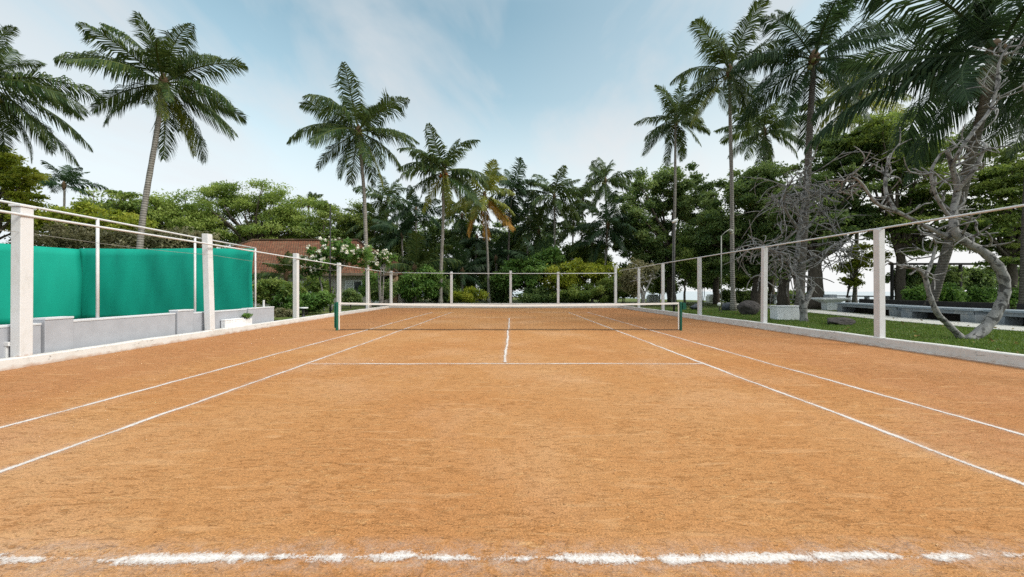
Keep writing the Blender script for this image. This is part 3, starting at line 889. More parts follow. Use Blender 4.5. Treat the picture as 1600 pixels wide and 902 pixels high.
PALMS = [
    # base px, crown (px, py), d, L, nf, options, label
    (-8, (-22, 128), 20.0, 4.4, 28, dict(lod=0, ncoco=8), 'coconut palm cut by the picture edge above the near green screen'),
    (212, (256, 130), 21.0, 4.1, 28, dict(lod=0, ncoco=9, mid_px=(226, 330), r=.17, yellow=2), 'tall coconut palm with a big ragged crown curving up behind the green screen'),
    (575, (560, 205), 28.0, 4.8, 24, dict(lod=0, ncoco=8, mid_px=(571, 350), r=.17, yellow=1), 'tallest coconut palm near the flowering trees and tiled roof'),
    (688, (694, 268), 36.0, 4.7, 26, dict(ncoco=10, coco='coconut_orange', r=.19, yellow=4), 'coconut palm with orange nuts and thick pale trunk behind the far fence'),
    (765, (757, 306), 40.0, 4.3, 22, dict(ncoco=8, yellow=7, dead=3, mat='frond_yellow', r=.15), 'yellowing coconut palm with orange dead fronds behind the far fence'),
    (790, (799, 300), 45.0, 4.6, 20, dict(ncoco=5, mat='frond_dark', bark='palm_bark_dark'), 'dark slim coconut palm just beyond the yellowing palm'),
    (868, (866, 308), 44.0, 4.5, 24, dict(ncoco=6, mat='frond'), 'coconut palm standing alone left of the dark evergreen mass, above the yellow bushes'),
    (905, (911, 312), 52.0, 3.6, 18, dict(ncoco=0, lod=2, r=.12), 'small thin distant palm with a bare pole trunk against white sky'),
    (950, (946, 283), 47.0, 4.6, 20, dict(ncoco=4, lod=1), 'coconut palm rising half hidden out of the dark evergreen edge'),
    (940, (950, 352), 40.0, 4.2, 20, dict(ncoco=0, lod=1, mat='frond_dark'), 'shorter dark palm with drooping fronds below the evergreen edge'),
    (598, (606, 312), 52.0, 4.3, 19, dict(ncoco=4, lod=1), 'small palm far behind the tallest palm beside its trunk'),
    (652, (650, 330), 46.0, 4.2, 20, dict(ncoco=0, lod=1, mat='frond_dark'), 'dark palm half hidden behind the palm with orange nuts'),
    (480, (482, 322), 62.0, 3.3, 14, dict(ncoco=0, lod=2, low=.6), 'tiny palm top poking above the spreading trees behind the roof'),
    (98, (100, 290), 44.0, 3.6, 15, dict(ncoco=0, lod=1, mat='frond_dark', low=.6), 'small dark palm top above the bright yellow green hedge'),
    (740, (745, 372), 48.0, 3.5, 16, dict(ncoco=0, lod=1, mat='frond_dark', bark='palm_bark_dark'), 'thin palm in the dark between the two main far palms'),
    (588, (585, 352), 50.0, 4.2, 20, dict(ncoco=0, lod=2, low=.85), 'palm crown just above the roof end behind the tallest palm'),
    (632, (628, 368), 45.0, 4.2, 20, dict(ncoco=0, lod=1, low=.85, mat='frond_dark'), 'dark palm crown above the arching young palm by the house'),
    (722, (722, 338), 50.0, 4.2, 20, dict(ncoco=0, lod=2, low=.9), 'green palm crown filling the gap between the orange nut palm and the yellowing palm'),
    (822, (826, 342), 50.0, 4.2, 20, dict(ncoco=3, lod=2, low=.9, mat='frond_dark'), 'dark palm crown between the slim dark palm and the solitary palm'),
    (846, (842, 362), 46.0, 3.8, 18, dict(ncoco=0, lod=1, low=.9), 'low palm crown directly behind the mid green bushy tree'),
    (890, (896, 350), 49.0, 3.6, 18, dict(ncoco=0, lod=2, low=.9), 'low palm crown under the small thin distant palm'),
    (925, (925, 378), 43.0, 3.6, 18, dict(ncoco=0, lod=1, low=.9), 'low green palm crown above the yellow green bush'),
    (1052, (1056, 186), 34.0, 3.8, 24, dict(ncoco=5, sway=.12), 'coconut palm rising behind the evergreen mass, first of the lawn side palms'),
    (1146, (1140, 112), 26.0, 4.1, 20, dict(lod=0, ncoco=6, sway=.2, yellow=1), 'tall coconut palm with slender grey trunk beside the thin lamp post'),
    (1250, (1272, 92), 22.0, 4.6, 21, dict(lod=0, ncoco=8, mat='frond_dark', bark='palm_bark_dark', r=.21, mid_px=(1262, 260)), 'dark heavy coconut palm rising behind the bare frangipani and white block'),
    (1190, (1194, 205), 38.0, 4.6, 24, dict(ncoco=4, mat='frond'), 'coconut palm between and behind the two tallest lawn side palms'),
    (1335, (1345, 150), 31.0, 4.2, 22, dict(ncoco=3, mat='frond_yellow', lod=1), 'yellowish palm behind the nearest leaning palm'),
    (1596, (1612, 150), 18.5, 4.2, 24, dict(lod=0, ncoco=4, mat='frond', bark='palm_bark_dark', r=.16), 'palm with a straight trunk at the picture edge beyond the hedge'),
]
for i, (bp, (cx_, cy_), d, L, nf, kw, label) in enumerate(PALMS):
    kw = dict(kw); mp = kw.pop('mid_px', None)
    if mp: kw['mid'] = at(mp[0], mp[1], d)
    palm(foot(bp, d), at(cx_, cy_, d), L, nf, 100 + i, label, **kw)
palm(foot(1450, 19.5, .1), at(1556, 84, 14.2), 5.6, 22, 301, 'nearest coconut palm with huge dark fronds, trunk leaning over the benches', 'frond_dark', 0, .22,
     ncoco=6, bark='palm_bark_dark', mid=at(1503, 300, 17.0), low=.9)
for i, (px, py, d, L, nf, lab) in enumerate([
        (648, 420, 38, 4.6, 16, 'young trunkless palm with long arching fronds beside the tiled roof'),
        (722, 425, 42, 4.0, 15, 'young trunkless palm behind the pale trunk of the orange nut palm'),
        (835, 415, 41, 4.2, 16, 'young palm with arching dark fronds behind the middle fence posts'),
        (775, 405, 46, 4.0, 14, 'young dark palm in the shade between the middle trunks')]):
    palm(foot(px, d), at(px, py, d), L, nf, 400 + i, lab, 'frond' if i == 0 else 'frond_dark', 1, .2, ncoco=0, low=.72, group='young palms behind the far fence', name='young_palm')
palm(foot(447, 25, 0), at(447, 428, 25), 1.9, 14, 420, 'small palm like cycad with upright fronds by the roof', 'frond', 1, .11, ncoco=0, low=.5, group='garden plants by the house', name='cycad', cat='cycad', bark='palm_bark_dark')

# ------------------------------------------------------------------ broadleaf trees and shrubs
T = tree
T('rain_tree', foot(400, 50), [(400, 322, 85, 34), (355, 305, 45, 24), (450, 330, 55, 32), (325, 335, 50, 36), (420, 362, 95, 20), (345, 370, 60, 20), (480, 355, 40, 24)], 50, 1,
  'broad spreading green tree with dark open limbs behind the tiled roof', 'leaf_rain', 240, 250, .26, group='trees behind the green screen', clump=(1.6, .85), trunk_r=.45, nlimb=34, fill=.35, trunk_top=at(400, 375, 50), depth=.6)
T('rain_tree', foot(270, 47), [(270, 330, 60, 30), (235, 345, 50, 32), (300, 350, 50, 28)], 47, 2,
  'dull green tree beside the curved palm trunk behind the screen', 'leaf_rain', 130, 240, .26, group='trees behind the green screen', clump=(1.4, .85), trunk_r=.35, nlimb=20, fill=.35, trunk_top=at(270, 385, 47), depth=.6)
T('rain_tree', foot(165, 44), [(165, 325, 60, 26), (205, 320, 30, 24), (130, 335, 45, 24)], 44, 3,
  'thin see through tree top beyond the yellow green hedge', 'leaf_mid', 70, 80, .34, group='trees behind the green screen', clump=(1.4, .5), trunk_r=.3, nlimb=22, fill=.3, trunk_top=at(165, 380, 44), depth=.6)
T('shade_tree', foot(-20, 23.5), [(-5, 262, 52, 50), (-60, 245, 70, 70), (28, 285, 46, 34), (-10, 325, 70, 34), (50, 318, 30, 16)], 23.5, 4,
  'feathery bright green tree at the picture edge under the cut off palm', 'leaf_bright', 130, 190, .20, group='trees behind the green screen', clump=(.9, .3), trunk_r=.25, nlimb=22, fill=.3, trunk_top=at(-20, 380, 23.5), depth=.6)
T('tall_hedge', foot(120, 29), [(60, 345, 50, 26), (110, 345, 50, 28), (160, 350, 50, 24), (210, 355, 40, 20)], 29, 5,
  'bright yellow green hedge top showing over the green screen', 'leaf_bright', 130, 180, .24, cat='hedge', clump=(.85, .5), trunk_r=.1, nlimb=12, stems=3, depth=.5, trunk_top=foot(120, 29, 3))
T('tall_hedge', foot(200, 25.5), [(70, 378, 45, 28), (130, 380, 50, 24), (200, 380, 50, 24), (270, 380, 45, 24), (310, 382, 30, 18)], 25.5, 6,
  'greyish olive shrub row directly behind the top of the green screen', 'leaf_olive', 150, 170, .20, cat='hedge', clump=(.75, .5), trunk_r=.1, nlimb=12, stems=3, depth=.4, trunk_top=foot(200, 25.5, 3))
T('shade_tree', foot(545, 52), [(545, 345, 42, 34), (525, 370, 45, 28), (580, 365, 40, 34)], 52, 7,
  'leafy green tree behind the end of the roof and the tallest palm', 'leaf_mid', 110, 230, .28, group='trees behind the house', clump=(1.4, .8), trunk_r=.3, fill=.4)
T('shade_tree', foot(505, 47), [(505, 330, 14, 22), (500, 365, 30, 24)], 47.5, 8,
  'thin loose tree above the roof beside the black pole', 'leaf_mid', 34, 110, .34, group='trees behind the house', clump=(1.0, .6), trunk_r=.14, fill=.3)
T('shade_tree', foot(640, 50), [(635, 385, 50, 48), (690, 385, 50, 45), (610, 420, 50, 40)], 52, 9,
  'dark bushy tree filling the shade behind the young arching palm', 'leaf_dark', 150, 230, .33, group='trees beyond the far fence', clump=(1.6, 1.0), trunk_r=.3)
T('shade_tree', foot(750, 56), [(750, 385, 55, 42), (800, 395, 50, 40), (850, 380, 40, 40), (720, 420, 50, 28), (790, 425, 60, 14)], 56, 10,
  'dark tree mass low in the gap behind the middle palms', 'leaf_dark', 170, 220, .34, group='trees beyond the far fence', clump=(1.7, 1.0), trunk_r=.3)
T('shade_tree', foot(825, 40), [(825, 425, 40, 32), (850, 405, 26, 22), (800, 432, 28, 20)], 40, 11,
  'mid green bushy tree behind the middle fence post', 'leaf_green', 110, 190, .30, group='trees beyond the far fence', clump=(1.0, .65), trunk_r=.16)
T('flowering_shrub', foot(905, 38), [(900, 425, 45, 22), (940, 430, 30, 24), (880, 440, 30, 20)], 38, 12,
  'wide yellow green and brownish bush behind the far fence near the evergreens', 'leaf_bright', 120, 180, .24, group='bushes beyond the far fence', cat='bush', clump=(.9, .6), trunk_r=.13, stems=3)
T('garden_bush', foot(640, 35.5), [(655, 448, 32, 20), (668, 440, 22, 22), (640, 455, 16, 14)], 35.5, 13,
  'rounded glossy green bush beside the brick pillar behind the far fence', 'leaf_green', 90, 200, .22, group='bushes beyond the far fence', cat='bush', clump=(.7, .55), trunk_r=.06, stems=3)
T('garden_bush', foot(735, 34.5), [(735, 462, 24, 12), (715, 466, 14, 7)], 34.5, 14,
  'low yellowish weedy bush against the far kerb between two posts', 'leaf_bright', 45, 170, .17, group='bushes beyond the far fence', cat='bush', clump=(.5, .4), trunk_r=.04, stems=3)
T('garden_bush', foot(935, 35.5), [(930, 455, 40, 16), (895, 462, 26, 12), (960, 448, 20, 20)], 35.5, 15,
  'low mixed green bush along the far kerb at the evergreen corner', 'leaf_mid', 80, 180, .19, group='bushes beyond the far fence', cat='bush', clump=(.6, .45), trunk_r=.05, stems=3)
T('garden_bush', foot(600, 33.6), [(590, 457, 22, 14), (607, 452, 10, 16)], 33.6, 16,
  'dark potted looking shrub before the house wall at the kerb corner', 'leaf_dark', 50, 170, .17, group='garden plants by the house', cat='bush', clump=(.5, .45), trunk_r=.05, stems=3)
for i, (px, py, rx, ry, d, leaf, lab) in enumerate([
        (690, 455, 24, 18, 39, 'leaf_dark', 'dark shrub left of the second far fence post, behind the pale palm trunk'),
        (665, 430, 30, 26, 44, 'leaf_dark', 'tall dark bush under the arching young palm fronds'),
        (775, 452, 20, 18, 42, 'leaf_dark', 'dark shrub at the foot of the yellowing palm'),
        (760, 425, 34, 20, 50, 'leaf_dark', 'dark bush high in the gap between the two main far palms'),
        (715, 440, 24, 20, 47, 'leaf_mid', 'green bush behind the weedy yellowish bush'),
        (840, 462, 18, 12, 38, 'leaf_dark', 'low dark shrub below the mid green bushy tree'),
        (888, 462, 28, 12, 44, 'leaf_dark', 'low dark shrub left under the yellow green bush'),
        (925, 400, 30, 24, 46, 'leaf_mid', 'leafy bush top below the standing alone palm'),
        (975, 440, 24, 24, 40, 'leaf_mid', 'bushy growth at the foot of the evergreens by the far corner'),
        (860, 400, 30, 20, 52, 'leaf_mid', 'green bush top in front of the solitary palm trunk'),
        (600, 400, 36, 34, 48, 'leaf_mid', 'tall green bush behind the roof hip'),
        (745, 398, 40, 26, 53, 'leaf_dark', 'dark tall bush below the green palm crown'),
        (800, 385, 36, 26, 54, 'leaf_mid', 'tall bush in the middle of the far tree line'),
        (905, 395, 34, 24, 50, 'leaf_dark', 'dark bush top left of the evergreen edge'),
        (1030, 442, 22, 16, 46, 'leaf_mid', 'bush in the shade left of the dark lamp post'),
        (1098, 432, 24, 20, 45, 'leaf_dark', 'bush in the shade right of the dark lamp post'),
        (1195, 428, 20, 18, 44, 'leaf_mid', 'bush in the shade just left of the bare frangipani'),
        (1150, 432, 22, 16, 46, 'leaf_mid', 'bush in the shade between the tall slender palm and the black hedge')]):
    T('garden_bush', foot(px, d), [(px, py, rx, ry), (px + rx * .5, py + ry * .4, rx * .7, ry * .6)], d, 200 + i, lab, leaf, 60, 170, .28,
      group='bushes beyond the far fence', cat='bush', clump=(.9, .7), trunk_r=.06, stems=3, depth=.8)
# the evergreens of the lawn side
T('evergreen_tree', foot(1050, 41, .1), [(1020, 320, 55, 55), (1060, 300, 50, 45), (985, 355, 35, 50), (1085, 340, 45, 55), (1030, 385, 70, 40), (1085, 418, 45, 28), (1010, 420, 42, 30), (985, 440, 30, 16)], 41, 21,
  'massive dark evergreen tree behind the right hand net post', 'leaf_dark', 330, 250, .28, group='dark evergreens over the lawn', clump=(1.05, .7), trunk_r=.42, nlimb=26, trunk_top=at(1050, 400, 41))
T('evergreen_tree', foot(1180, 35, .1), [(1165, 330, 60, 62), (1125, 370, 50, 46), (1215, 350, 45, 60), (1180, 300, 50, 40), (1140, 410, 40, 22), (1200, 415, 40, 18)], 35, 22,
  'dark evergreen tree between the slender palm and the bare frangipani', 'leaf_dark', 290, 250, .26, group='dark evergreens over the lawn', clump=(.95, .6), trunk_r=.4, nlimb=26, trunk_top=at(1180, 410, 35))
T('evergreen_tree', foot(1274, 29, .1), [(1290, 300, 60, 60), (1340, 330, 55, 50), (1270, 360, 60, 40), (1330, 250, 55, 45), (1240, 330, 40, 50), (1305, 235, 40, 34), (1380, 205, 45, 40)], 29, 23,
  'dark evergreen with a thick black trunk beyond the bare frangipani', 'leaf_dark', 270, 220, .24, group='dark evergreens over the lawn', clump=(.9, .38), trunk_r=.5, nlimb=26, trunk_top=at(1272, 400, 29), fill=.4)
T('evergreen_tree', foot(1410, 27, .1), [(1400, 260, 55, 60), (1440, 310, 55, 50), (1390, 350, 55, 34), (1450, 380, 60, 26), (1370, 210, 45, 36), (1440, 240, 50, 40), (1480, 330, 50, 30)], 27, 24,
  'layered dark tree with bright gaps behind the leaning palm', 'leaf_mid', 220, 190, .22, group='dark evergreens over the lawn', clump=(1.1, .32), trunk_r=.3, nlimb=26, trunk_top=at(1405, 390, 27), fill=.25)
T('evergreen_tree', foot(1590, 24, .1), [(1560, 300, 55, 45), (1600, 260, 45, 60), (1540, 350, 60, 34), (1590, 390, 50, 36), (1630, 330, 50, 70)], 24, 25,
  'layered open branched tree at the picture edge over the hedge', 'leaf_mid', 210, 190, .21, group='dark evergreens over the lawn', clump=(1.0, .28), trunk_r=.25, nlimb=26, trunk_top=at(1580, 400, 24), fill=.25)
T('slim_tree', foot(1320, 30, .1), [(1335, 415, 26, 20), (1355, 400, 22, 26), (1330, 440, 22, 10)], 30, 26,
  'slim yellow green sapling in front of the bright sea', 'leaf_bright', 34, 120, .22, group='small trees on the lawn', clump=(.7, .4), trunk_r=.09, stems=2, nlimb=16, fill=.3)
T('slim_tree', foot(1070, 36, .1), [(1078, 420, 14, 30), (1065, 400, 18, 26)], 36, 27,
  'slim light green tree beside the dark lamp post', 'leaf_mid', 40, 130, .24, group='small trees on the lawn', clump=(.7, .5), trunk_r=.1, nlimb=10)
T('slim_tree', foot(1005, 33, .1), [(1003, 425, 22, 22), (985, 440, 22, 22)], 33.5, 28,
  'small grey green tree with a pale forked trunk by the far corner', 'leaf_olive', 46, 130, .20, group='small trees on the lawn', clump=(.7, .5), trunk_r=.09, nlimb=10, bark='bark_pale')
for i, (px, d, tr_) in enumerate([(1120, 39, .30), (1205, 40, .28), (1222, 33, .42)]):
    T('shade_tree', foot(px, d, .1), [(px - 6, 385, 44, 32), (px + 10, 365, 44, 30), (px - 4, 412, 38, 20)], d, 40 + i,
      ('shaded tree with a dark trunk behind the thin lamp post', 'shaded tree with a slim dark trunk past the lawn hedge', 'shaded tree with a broad dark trunk behind the white block')[i],
      'leaf_dark', 140, 200, .28, group='shaded trees near the sea', clump=(1.1, .6), trunk_r=tr_, nlimb=14)
T('clipped_hedge', foot(880, 37), [(830, 466, 24, 6), (870, 465, 24, 7), (910, 465, 24, 7), (945, 464, 20, 8)], 37, 35,
  'low dark hedge row along the far kerb under the yellow green bush', 'leaf_dark', 110, 150, .2, cat='hedge', clump=(.55, .4), trunk_r=.05, stems=3, depth=.3, trunk_top=foot(880, 37, .6))
# hedges by the benches
T('tall_hedge', foot(1500, 28, .1), [(1420, 436, 34, 18), (1470, 434, 40, 18), (1530, 434, 40, 18), (1585, 434, 40, 18), (1640, 434, 40, 18)], 28, 31,
  'tall dark clipped hedge with a flat top beyond the benches', 'leaf_dark', 300, 150, .22, cat='hedge', clump=(.6, .5), trunk_r=.08, stems=5, depth=.35, trunk_top=foot(1500, 28, 1.5))
hb = MB(); hb.box(-6.2, 9.5, -.1, .1, 3.35, 3.5); hb.box(-6.1, -5.95, -.07, .07, 0, 3.348); hb.box(-1.0, -.85, -.07, .07, 0, 3.348); hb.box(4.0, 4.15, -.07, .07, 0, 3.348)
o = hb.build('timber_frame', M['dark_wood'], None, bevel=.01, loc=foot(1520, 27.2, .1)); tag(o, 'dark timber beam on posts along the top of the clipped hedge', 'pergola')
T('clipped_hedge', foot(1500, 24, .1), [(1440, 460, 22, 14), (1480, 459, 26, 14), (1530, 462, 28, 12), (1580, 464, 30, 12), (1625, 464, 30, 12)], 24, 32,
  'low bright green hedge immediately behind the benches', 'leaf_green', 170, 170, .17, cat='hedge', clump=(.5, .4), trunk_r=.05, stems=5, depth=.4, trunk_top=foot(1500, 24, .6))
T('clipped_hedge', foot(1165, 42, .1), [(1140, 464, 14, 9), (1165, 464, 18, 9), (1195, 464, 14, 9)], 42, 33,
  'low black green hedge before the sea behind the rocks', 'leaf_dark', 110, 170, .24, cat='hedge', clump=(.6, .5), trunk_r=.05, stems=3, depth=.3, trunk_top=foot(1165, 42, .6))
T('clipped_hedge', foot(1215, 40, .1), [(1225, 463, 13, 8), (1245, 463, 13, 8)], 40, 34,
  'short dark hedge past the white block, nearer the benches', 'leaf_dark', 60, 150, .24, cat='hedge', clump=(.55, .45), trunk_r=.05, stems=3, depth=.3, trunk_top=foot(1235, 40, .6))
# garden before the house
T('garden_bush', foot(425, 22.5, 0), [(425, 448, 26, 11), (450, 455, 26, 12), (410, 462, 12, 14)], 22.5, 51,
  'leafy light green shrub at the end of the green screen', 'leaf_mid', 90, 170, .15, group='garden plants by the house', cat='bush', clump=(.42, .28), trunk_r=.05, stems=3, depth=.8)
T('garden_bush', foot(480, 22.5, 0), [(470, 472, 38, 14), (500, 470, 22, 14), (445, 478, 20, 10)], 22.5, 52,
  'dense dark green mound of shrub behind the second court post', 'leaf_green', 110, 190, .14, group='garden plants by the house', cat='bush', clump=(.4, .28), trunk_r=.05, stems=3, depth=.8)
T('garden_bush', foot(425, 20.5, 0), [(425, 490, 22, 8), (445, 490, 14, 8)], 20.5, 53,
  'low straggly brown green bush beside the end of the grey wall', 'leaf_olive', 40, 150, .12, group='garden plants by the house', cat='bush', clump=(.28, .2), trunk_r=.03, stems=3)
T('garden_bush', Vector((-10.22, 14.05, .42)), [(386, 500, 6, 4)], 14.05, 54,
  'small tuft of green leaves growing in the white trough', 'leaf_green', 10, 90, .08, group='garden plants by the house', cat='plant', clump=(.10, .09), trunk_r=.02, stems=1, nlimb=4)


T('garden_bush', foot(548, 30, .06), [(545, 462, 16, 9), (556, 466, 10, 7)], 30, 55,
  'low dark shrub under the house window', 'leaf_dark', 40, 160, .16, group='garden plants by the house', cat='bush', clump=(.42, .35), trunk_r=.04, stems=3)
T('garden_bush', foot(500, 31, .06), [(492, 445, 18, 12), (505, 456, 14, 12)], 31, 56,
  'loose pale green shrub growing against the house wall', 'leaf_mid', 44, 120, .18, group='garden plants by the house', cat='bush', clump=(.5, .35), trunk_r=.04, stems=3)
T('garden_bush', foot(582, 33, .06), [(580, 440, 10, 18), (572, 455, 10, 12)], 33, 57,
  'upright green shrub between the tallest palm and the pale curtain', 'leaf_green', 34, 130, .18, group='garden plants by the house', cat='bush', clump=(.4, .4), trunk_r=.04, stems=3)


def blossoms(t, rng, pts, n, size):
    idx = rng.choice(len(pts), n)
    V, tint = leaf_cloud(rng, pts[idx] + rng.normal(size=(n, 3)) * .1, np.full((n, 3), .10), 9, size, .9, .9, .2)
    o = bpy.data.objects.new('blossoms', quads_mesh('blossoms', V, 4, M['flower'], tint)); link(o, t)


for i, (bx, d, lobes, nb, lab) in enumerate([
        (515, 26.0, [(520, 402, 42, 19), (560, 398, 38, 17), (488, 406, 24, 15), (525, 382, 30, 10), (500, 422, 20, 10)], 150, 'flowering frangipani full of white blossoms beside the black pole'),
        (598, 31.0, [(602, 402, 16, 12), (588, 412, 14, 10)], 80, 'smaller white flowered frangipani at the house corner beyond the tallest palm')]):
    rng = np.random.default_rng(70 + i); rr = random.Random(70 + i)
    base = foot(bx, d, 0)
    t = empty('frangipani', base, lab, 'tree', 'white flowering frangipanis')
    ells = []
    for e in lobes:
        c = at(e[0], e[1], d) - base; ells.append(((c.x, c.y, c.z), (e[2] * d / F, e[2] * d / F * .7, e[3] * d / F)))
    cen = in_ellipsoids(rng, ells, 90 if i == 0 else 40, .4)
    V, tint = leaf_cloud(rng, cen, np.full((len(cen), 3), .38), 70, .26, .5, .36)
    o = bpy.data.objects.new('crown', quads_mesh('crown', V, 4, M['leaf_green'], tint)); link(o, t)
    up_ = cen[cen[:, 1] < np.quantile(cen[:, 1], .75)].copy(); up_[:, 2] += .25; up_[:, 1] -= .32
    blossoms(t, rng, up_, nb, .115)
    mb = MB()
    for s in range(4):
        o2 = Vector((rr.uniform(-.5, .5), rr.uniform(-.3, .3), 0)); tp = Vector((o2.x * 2.2, o2.y * 2, ells[0][0][2] - 1.1))
        limb(mb, o2 + Vector((0, 0, -.1)), tp, .06, .045, rr, .05, 6, 7)
        for k in rr.sample(range(len(cen)), 8): limb(mb, tp, cen[k], .035, .012, rr, .12)
    mb.build('trunk', M['bark_pale'], t, smooth=True)


# ------------------------------------------------------------------ bare frangipanis on the lawn
def bare_tree(base_px, d, label, stems, seed, twig_n, twig_len, spread=.5, group='bare grey frangipanis on the lawn', sub=2, lift=(.1, 1.0)):
    """stems: lists of (px, py, dd, radius) that give each limb its run in depth too"""
    rr = random.Random(seed)
    base = foot(base_px, d, .08)
    t = empty('bare_frangipani', base, label, 'tree', group)
    mb = MB()

    def smooth_pts(P, k=5):
        out = []
        for i in range(len(P) - 1):
            p0, p1, p2, p3 = P[max(i - 1, 0)], P[i], P[i + 1], P[min(i + 2, len(P) - 1)]
            for j in range(k):
                q = j / k
                out.append(tuple(.5 * (2 * b + (c - a) * q + (2 * a - 5 * b + 4 * c - e) * q * q + (-a + 3 * b - 3 * c + e) * q ** 3) for a, b, c, e in zip(p0, p1, p2, p3)))
        out.append(P[-1]); return out

    def twig(p, dirv, L, r, depth):
        pts = [p.copy()]; dv = dirv.normalized(); k = 9
        bend = Vector((rr.gauss(0, 1), rr.gauss(0, 1), rr.gauss(0, .6))).normalized() * rr.uniform(.05, .26) + Vector((0, 0, rr.uniform(*lift) * .13))
        for i in range(k):
            dv = (dv + bend + Vector((rr.uniform(-1, 1), rr.uniform(-1, 1), rr.uniform(-1, 1))) * .05).normalized()
            pts.append(pts[-1] + dv * L / k)
        mb.tube(pts, [r * (1 - .4 * i / k) for i in range(k + 1)], 6)
        if depth > 0:
            for _ in range(rr.choice((2, 3, 3))):
                j = rr.randrange(4, k + 1)
                dd = (dv * .6 + Vector((rr.uniform(-1, 1), rr.uniform(-1, 1), rr.uniform(-.7, .8)))).normalized()
                twig(pts[j], dd, L * rr.uniform(.55, .9), r * .8, depth - 1)

    for st in stems:
        P = []
        for px, py, dd, r in st:
            v = at(px, py, d + dd) - base; P.append((v.x, v.y, v.z, r))
        S = smooth_pts(P)
        mb.tube([Vector(s[:3]) for s in S], [max(.012, s[3] * (1 + .08 * math.sin(i * 1.9))) for i, s in enumerate(S)], 9)
        n0 = len(S)
        for k in range(int(twig_n * len(st) / 4)):
            i = rr.randrange(int(n0 * .45), n0)
            if S[i][2] < 2.0: continue
            p = Vector(S[i][:3])
            dv = Vector((rr.uniform(-1, 1), rr.uniform(-1, 1), rr.uniform(-.35, .9)))
            twig(p, dv, twig_len * rr.uniform(.6, 1.3), max(.022, min(.036, S[i][3] * .55)), sub)
    mb.build('trunk', M['bark_pale'], t, smooth=True)
    return t


bare_tree(1250, 17.0, 'bare frangipani with tangled drooping twigs beside the white block', [
    [(1256, 506, 0, .17), (1254, 475, 0, .14), (1246, 448, .1, .12), (1238, 420, .2, .10), (1218, 400, .2, .08), (1195, 385, 0, .06), (1180, 390, -.2, .04)],
    [(1256, 480, 0, .12), (1264, 462, .1, .10), (1272, 445, .2, .08)],
    [(1240, 425, .2, .10), (1246, 395, .5, .10), (1250, 350, .6, .09), (1258, 305, .6, .08), (1262, 275, .6, .06)],
    [(1246, 415, .3, .08), (1275, 402, 0, .06), (1300, 385, -.3, .05), (1325, 372, -.3, .035)],
    [(1250, 360, .6, .07), (1232, 335, .2, .055), (1222, 310, 0, .045), (1232, 290, -.1, .03)],
    [(1248, 372, .5, .06), (1270, 345, .9, .05), (1285, 315, .9, .04), (1270, 290, .9, .03)]], 5, 23, 1.25, lift=(-1.9, .5), sub=1)
bare_tree(1510, 10.7, 'bare twisted frangipani with two lichened trunks curving up from the lawn', [
    [(1512, 534, 0, .15), (1540, 512, 0, .135), (1562, 480, 0, .125), (1570, 450, 0, .12), (1562, 420, 0, .115), (1538, 395, .1, .11), (1508, 378, .2, .105), (1492, 362, .2, .10), (1490, 330, .3, .09), (1496, 295, .3, .08), (1488, 262, .2, .065), (1480, 235, .1, .05)],
    [(1502, 528, 0, .09), (1482, 508, -.05, .075), (1465, 490, -.1, .07), (1452, 460, -.1, .06), (1444, 430, -.1, .055), (1430, 420, -.15, .045), (1412, 415, -.2, .035)],
    [(1446, 432, -.1, .045), (1455, 412, 0, .04), (1462, 385, .1, .035)],
    [(1494, 300, .3, .06), (1515, 275, 0, .055), (1528, 255, -.1, .05), (1540, 225, -.1, .04)],
    [(1486, 262, .2, .055), (1500, 235, -.1, .05), (1525, 200, -.2, .045), (1548, 170, -.2, .04), (1558, 130, -.2, .035), (1562, 95, -.2, .03), (1582, 65, -.3, .022)],
    [(1500, 375, .2, .07), (1470, 365, .4, .06), (1435, 348, .5, .055), (1400, 330, .5, .05), (1370, 318, .4, .045), (1345, 285, .3, .035), (1330, 275, .3, .025)],
    [(1400, 330, .5, .05), (1384, 300, .7, .05), (1386, 262, .8, .045), (1392, 240, .8, .035)],
    [(1488, 345, .3, .05), (1465, 310, .2, .045), (1455, 270, .2, .04), (1470, 240, .2, .03)]], 9, 6, .62, sub=1, lift=(-.8, 1.2))
bare_tree(1003, 29.5, 'little bare forked tree with a pale stem near the far corner', [
    [(1006, 478, 0, .11), (1006, 462, 0, .09), (1000, 448, 0, .07), (992, 430, 0, .05)],
    [(1006, 464, 0, .07), (1012, 448, 0, .06), (1018, 435, .2, .045)]], 7, 10, .7, sub=1)

# ------------------------------------------------------------------ lawn furniture, rocks
def rock(px, d, sx, sy, sz, m, label, seed):
    import bmesh
    bm = bmesh.new(); bmesh.ops.create_icosphere(bm, subdivisions=4, radius=1)
    rng = random.Random(seed); dirs = [(Vector((rng.gauss(0, 1), rng.gauss(0, 1), rng.gauss(0, 1))).normalized(), rng.uniform(.62, .98)) for _ in range(14)]
    from mathutils import noise
    for v in bm.verts:
        n = v.co.normalized(); k = 1.0
        for dd, lim in dirs:
            c = n.dot(dd)
            if c > 1e-3: k = min(k, lim / c)
        k += .05 * noise.noise(n * 2.5 + Vector((seed, 0, 0))) + .03 * noise.noise(n * 7)
        v.co = Vector((n.x * sx, n.y * sy, n.z * sz)) * k
    me = bpy.data.meshes.new('rock'); bm.to_mesh(me); bm.free(); me.materials.append(m)
    o = bpy.data.objects.new('rock', me); o.location = foot(px, d, .1 + sz * .62); link(o)
    return tag(o, label, 'rock', 'dark rocks on the lawn')


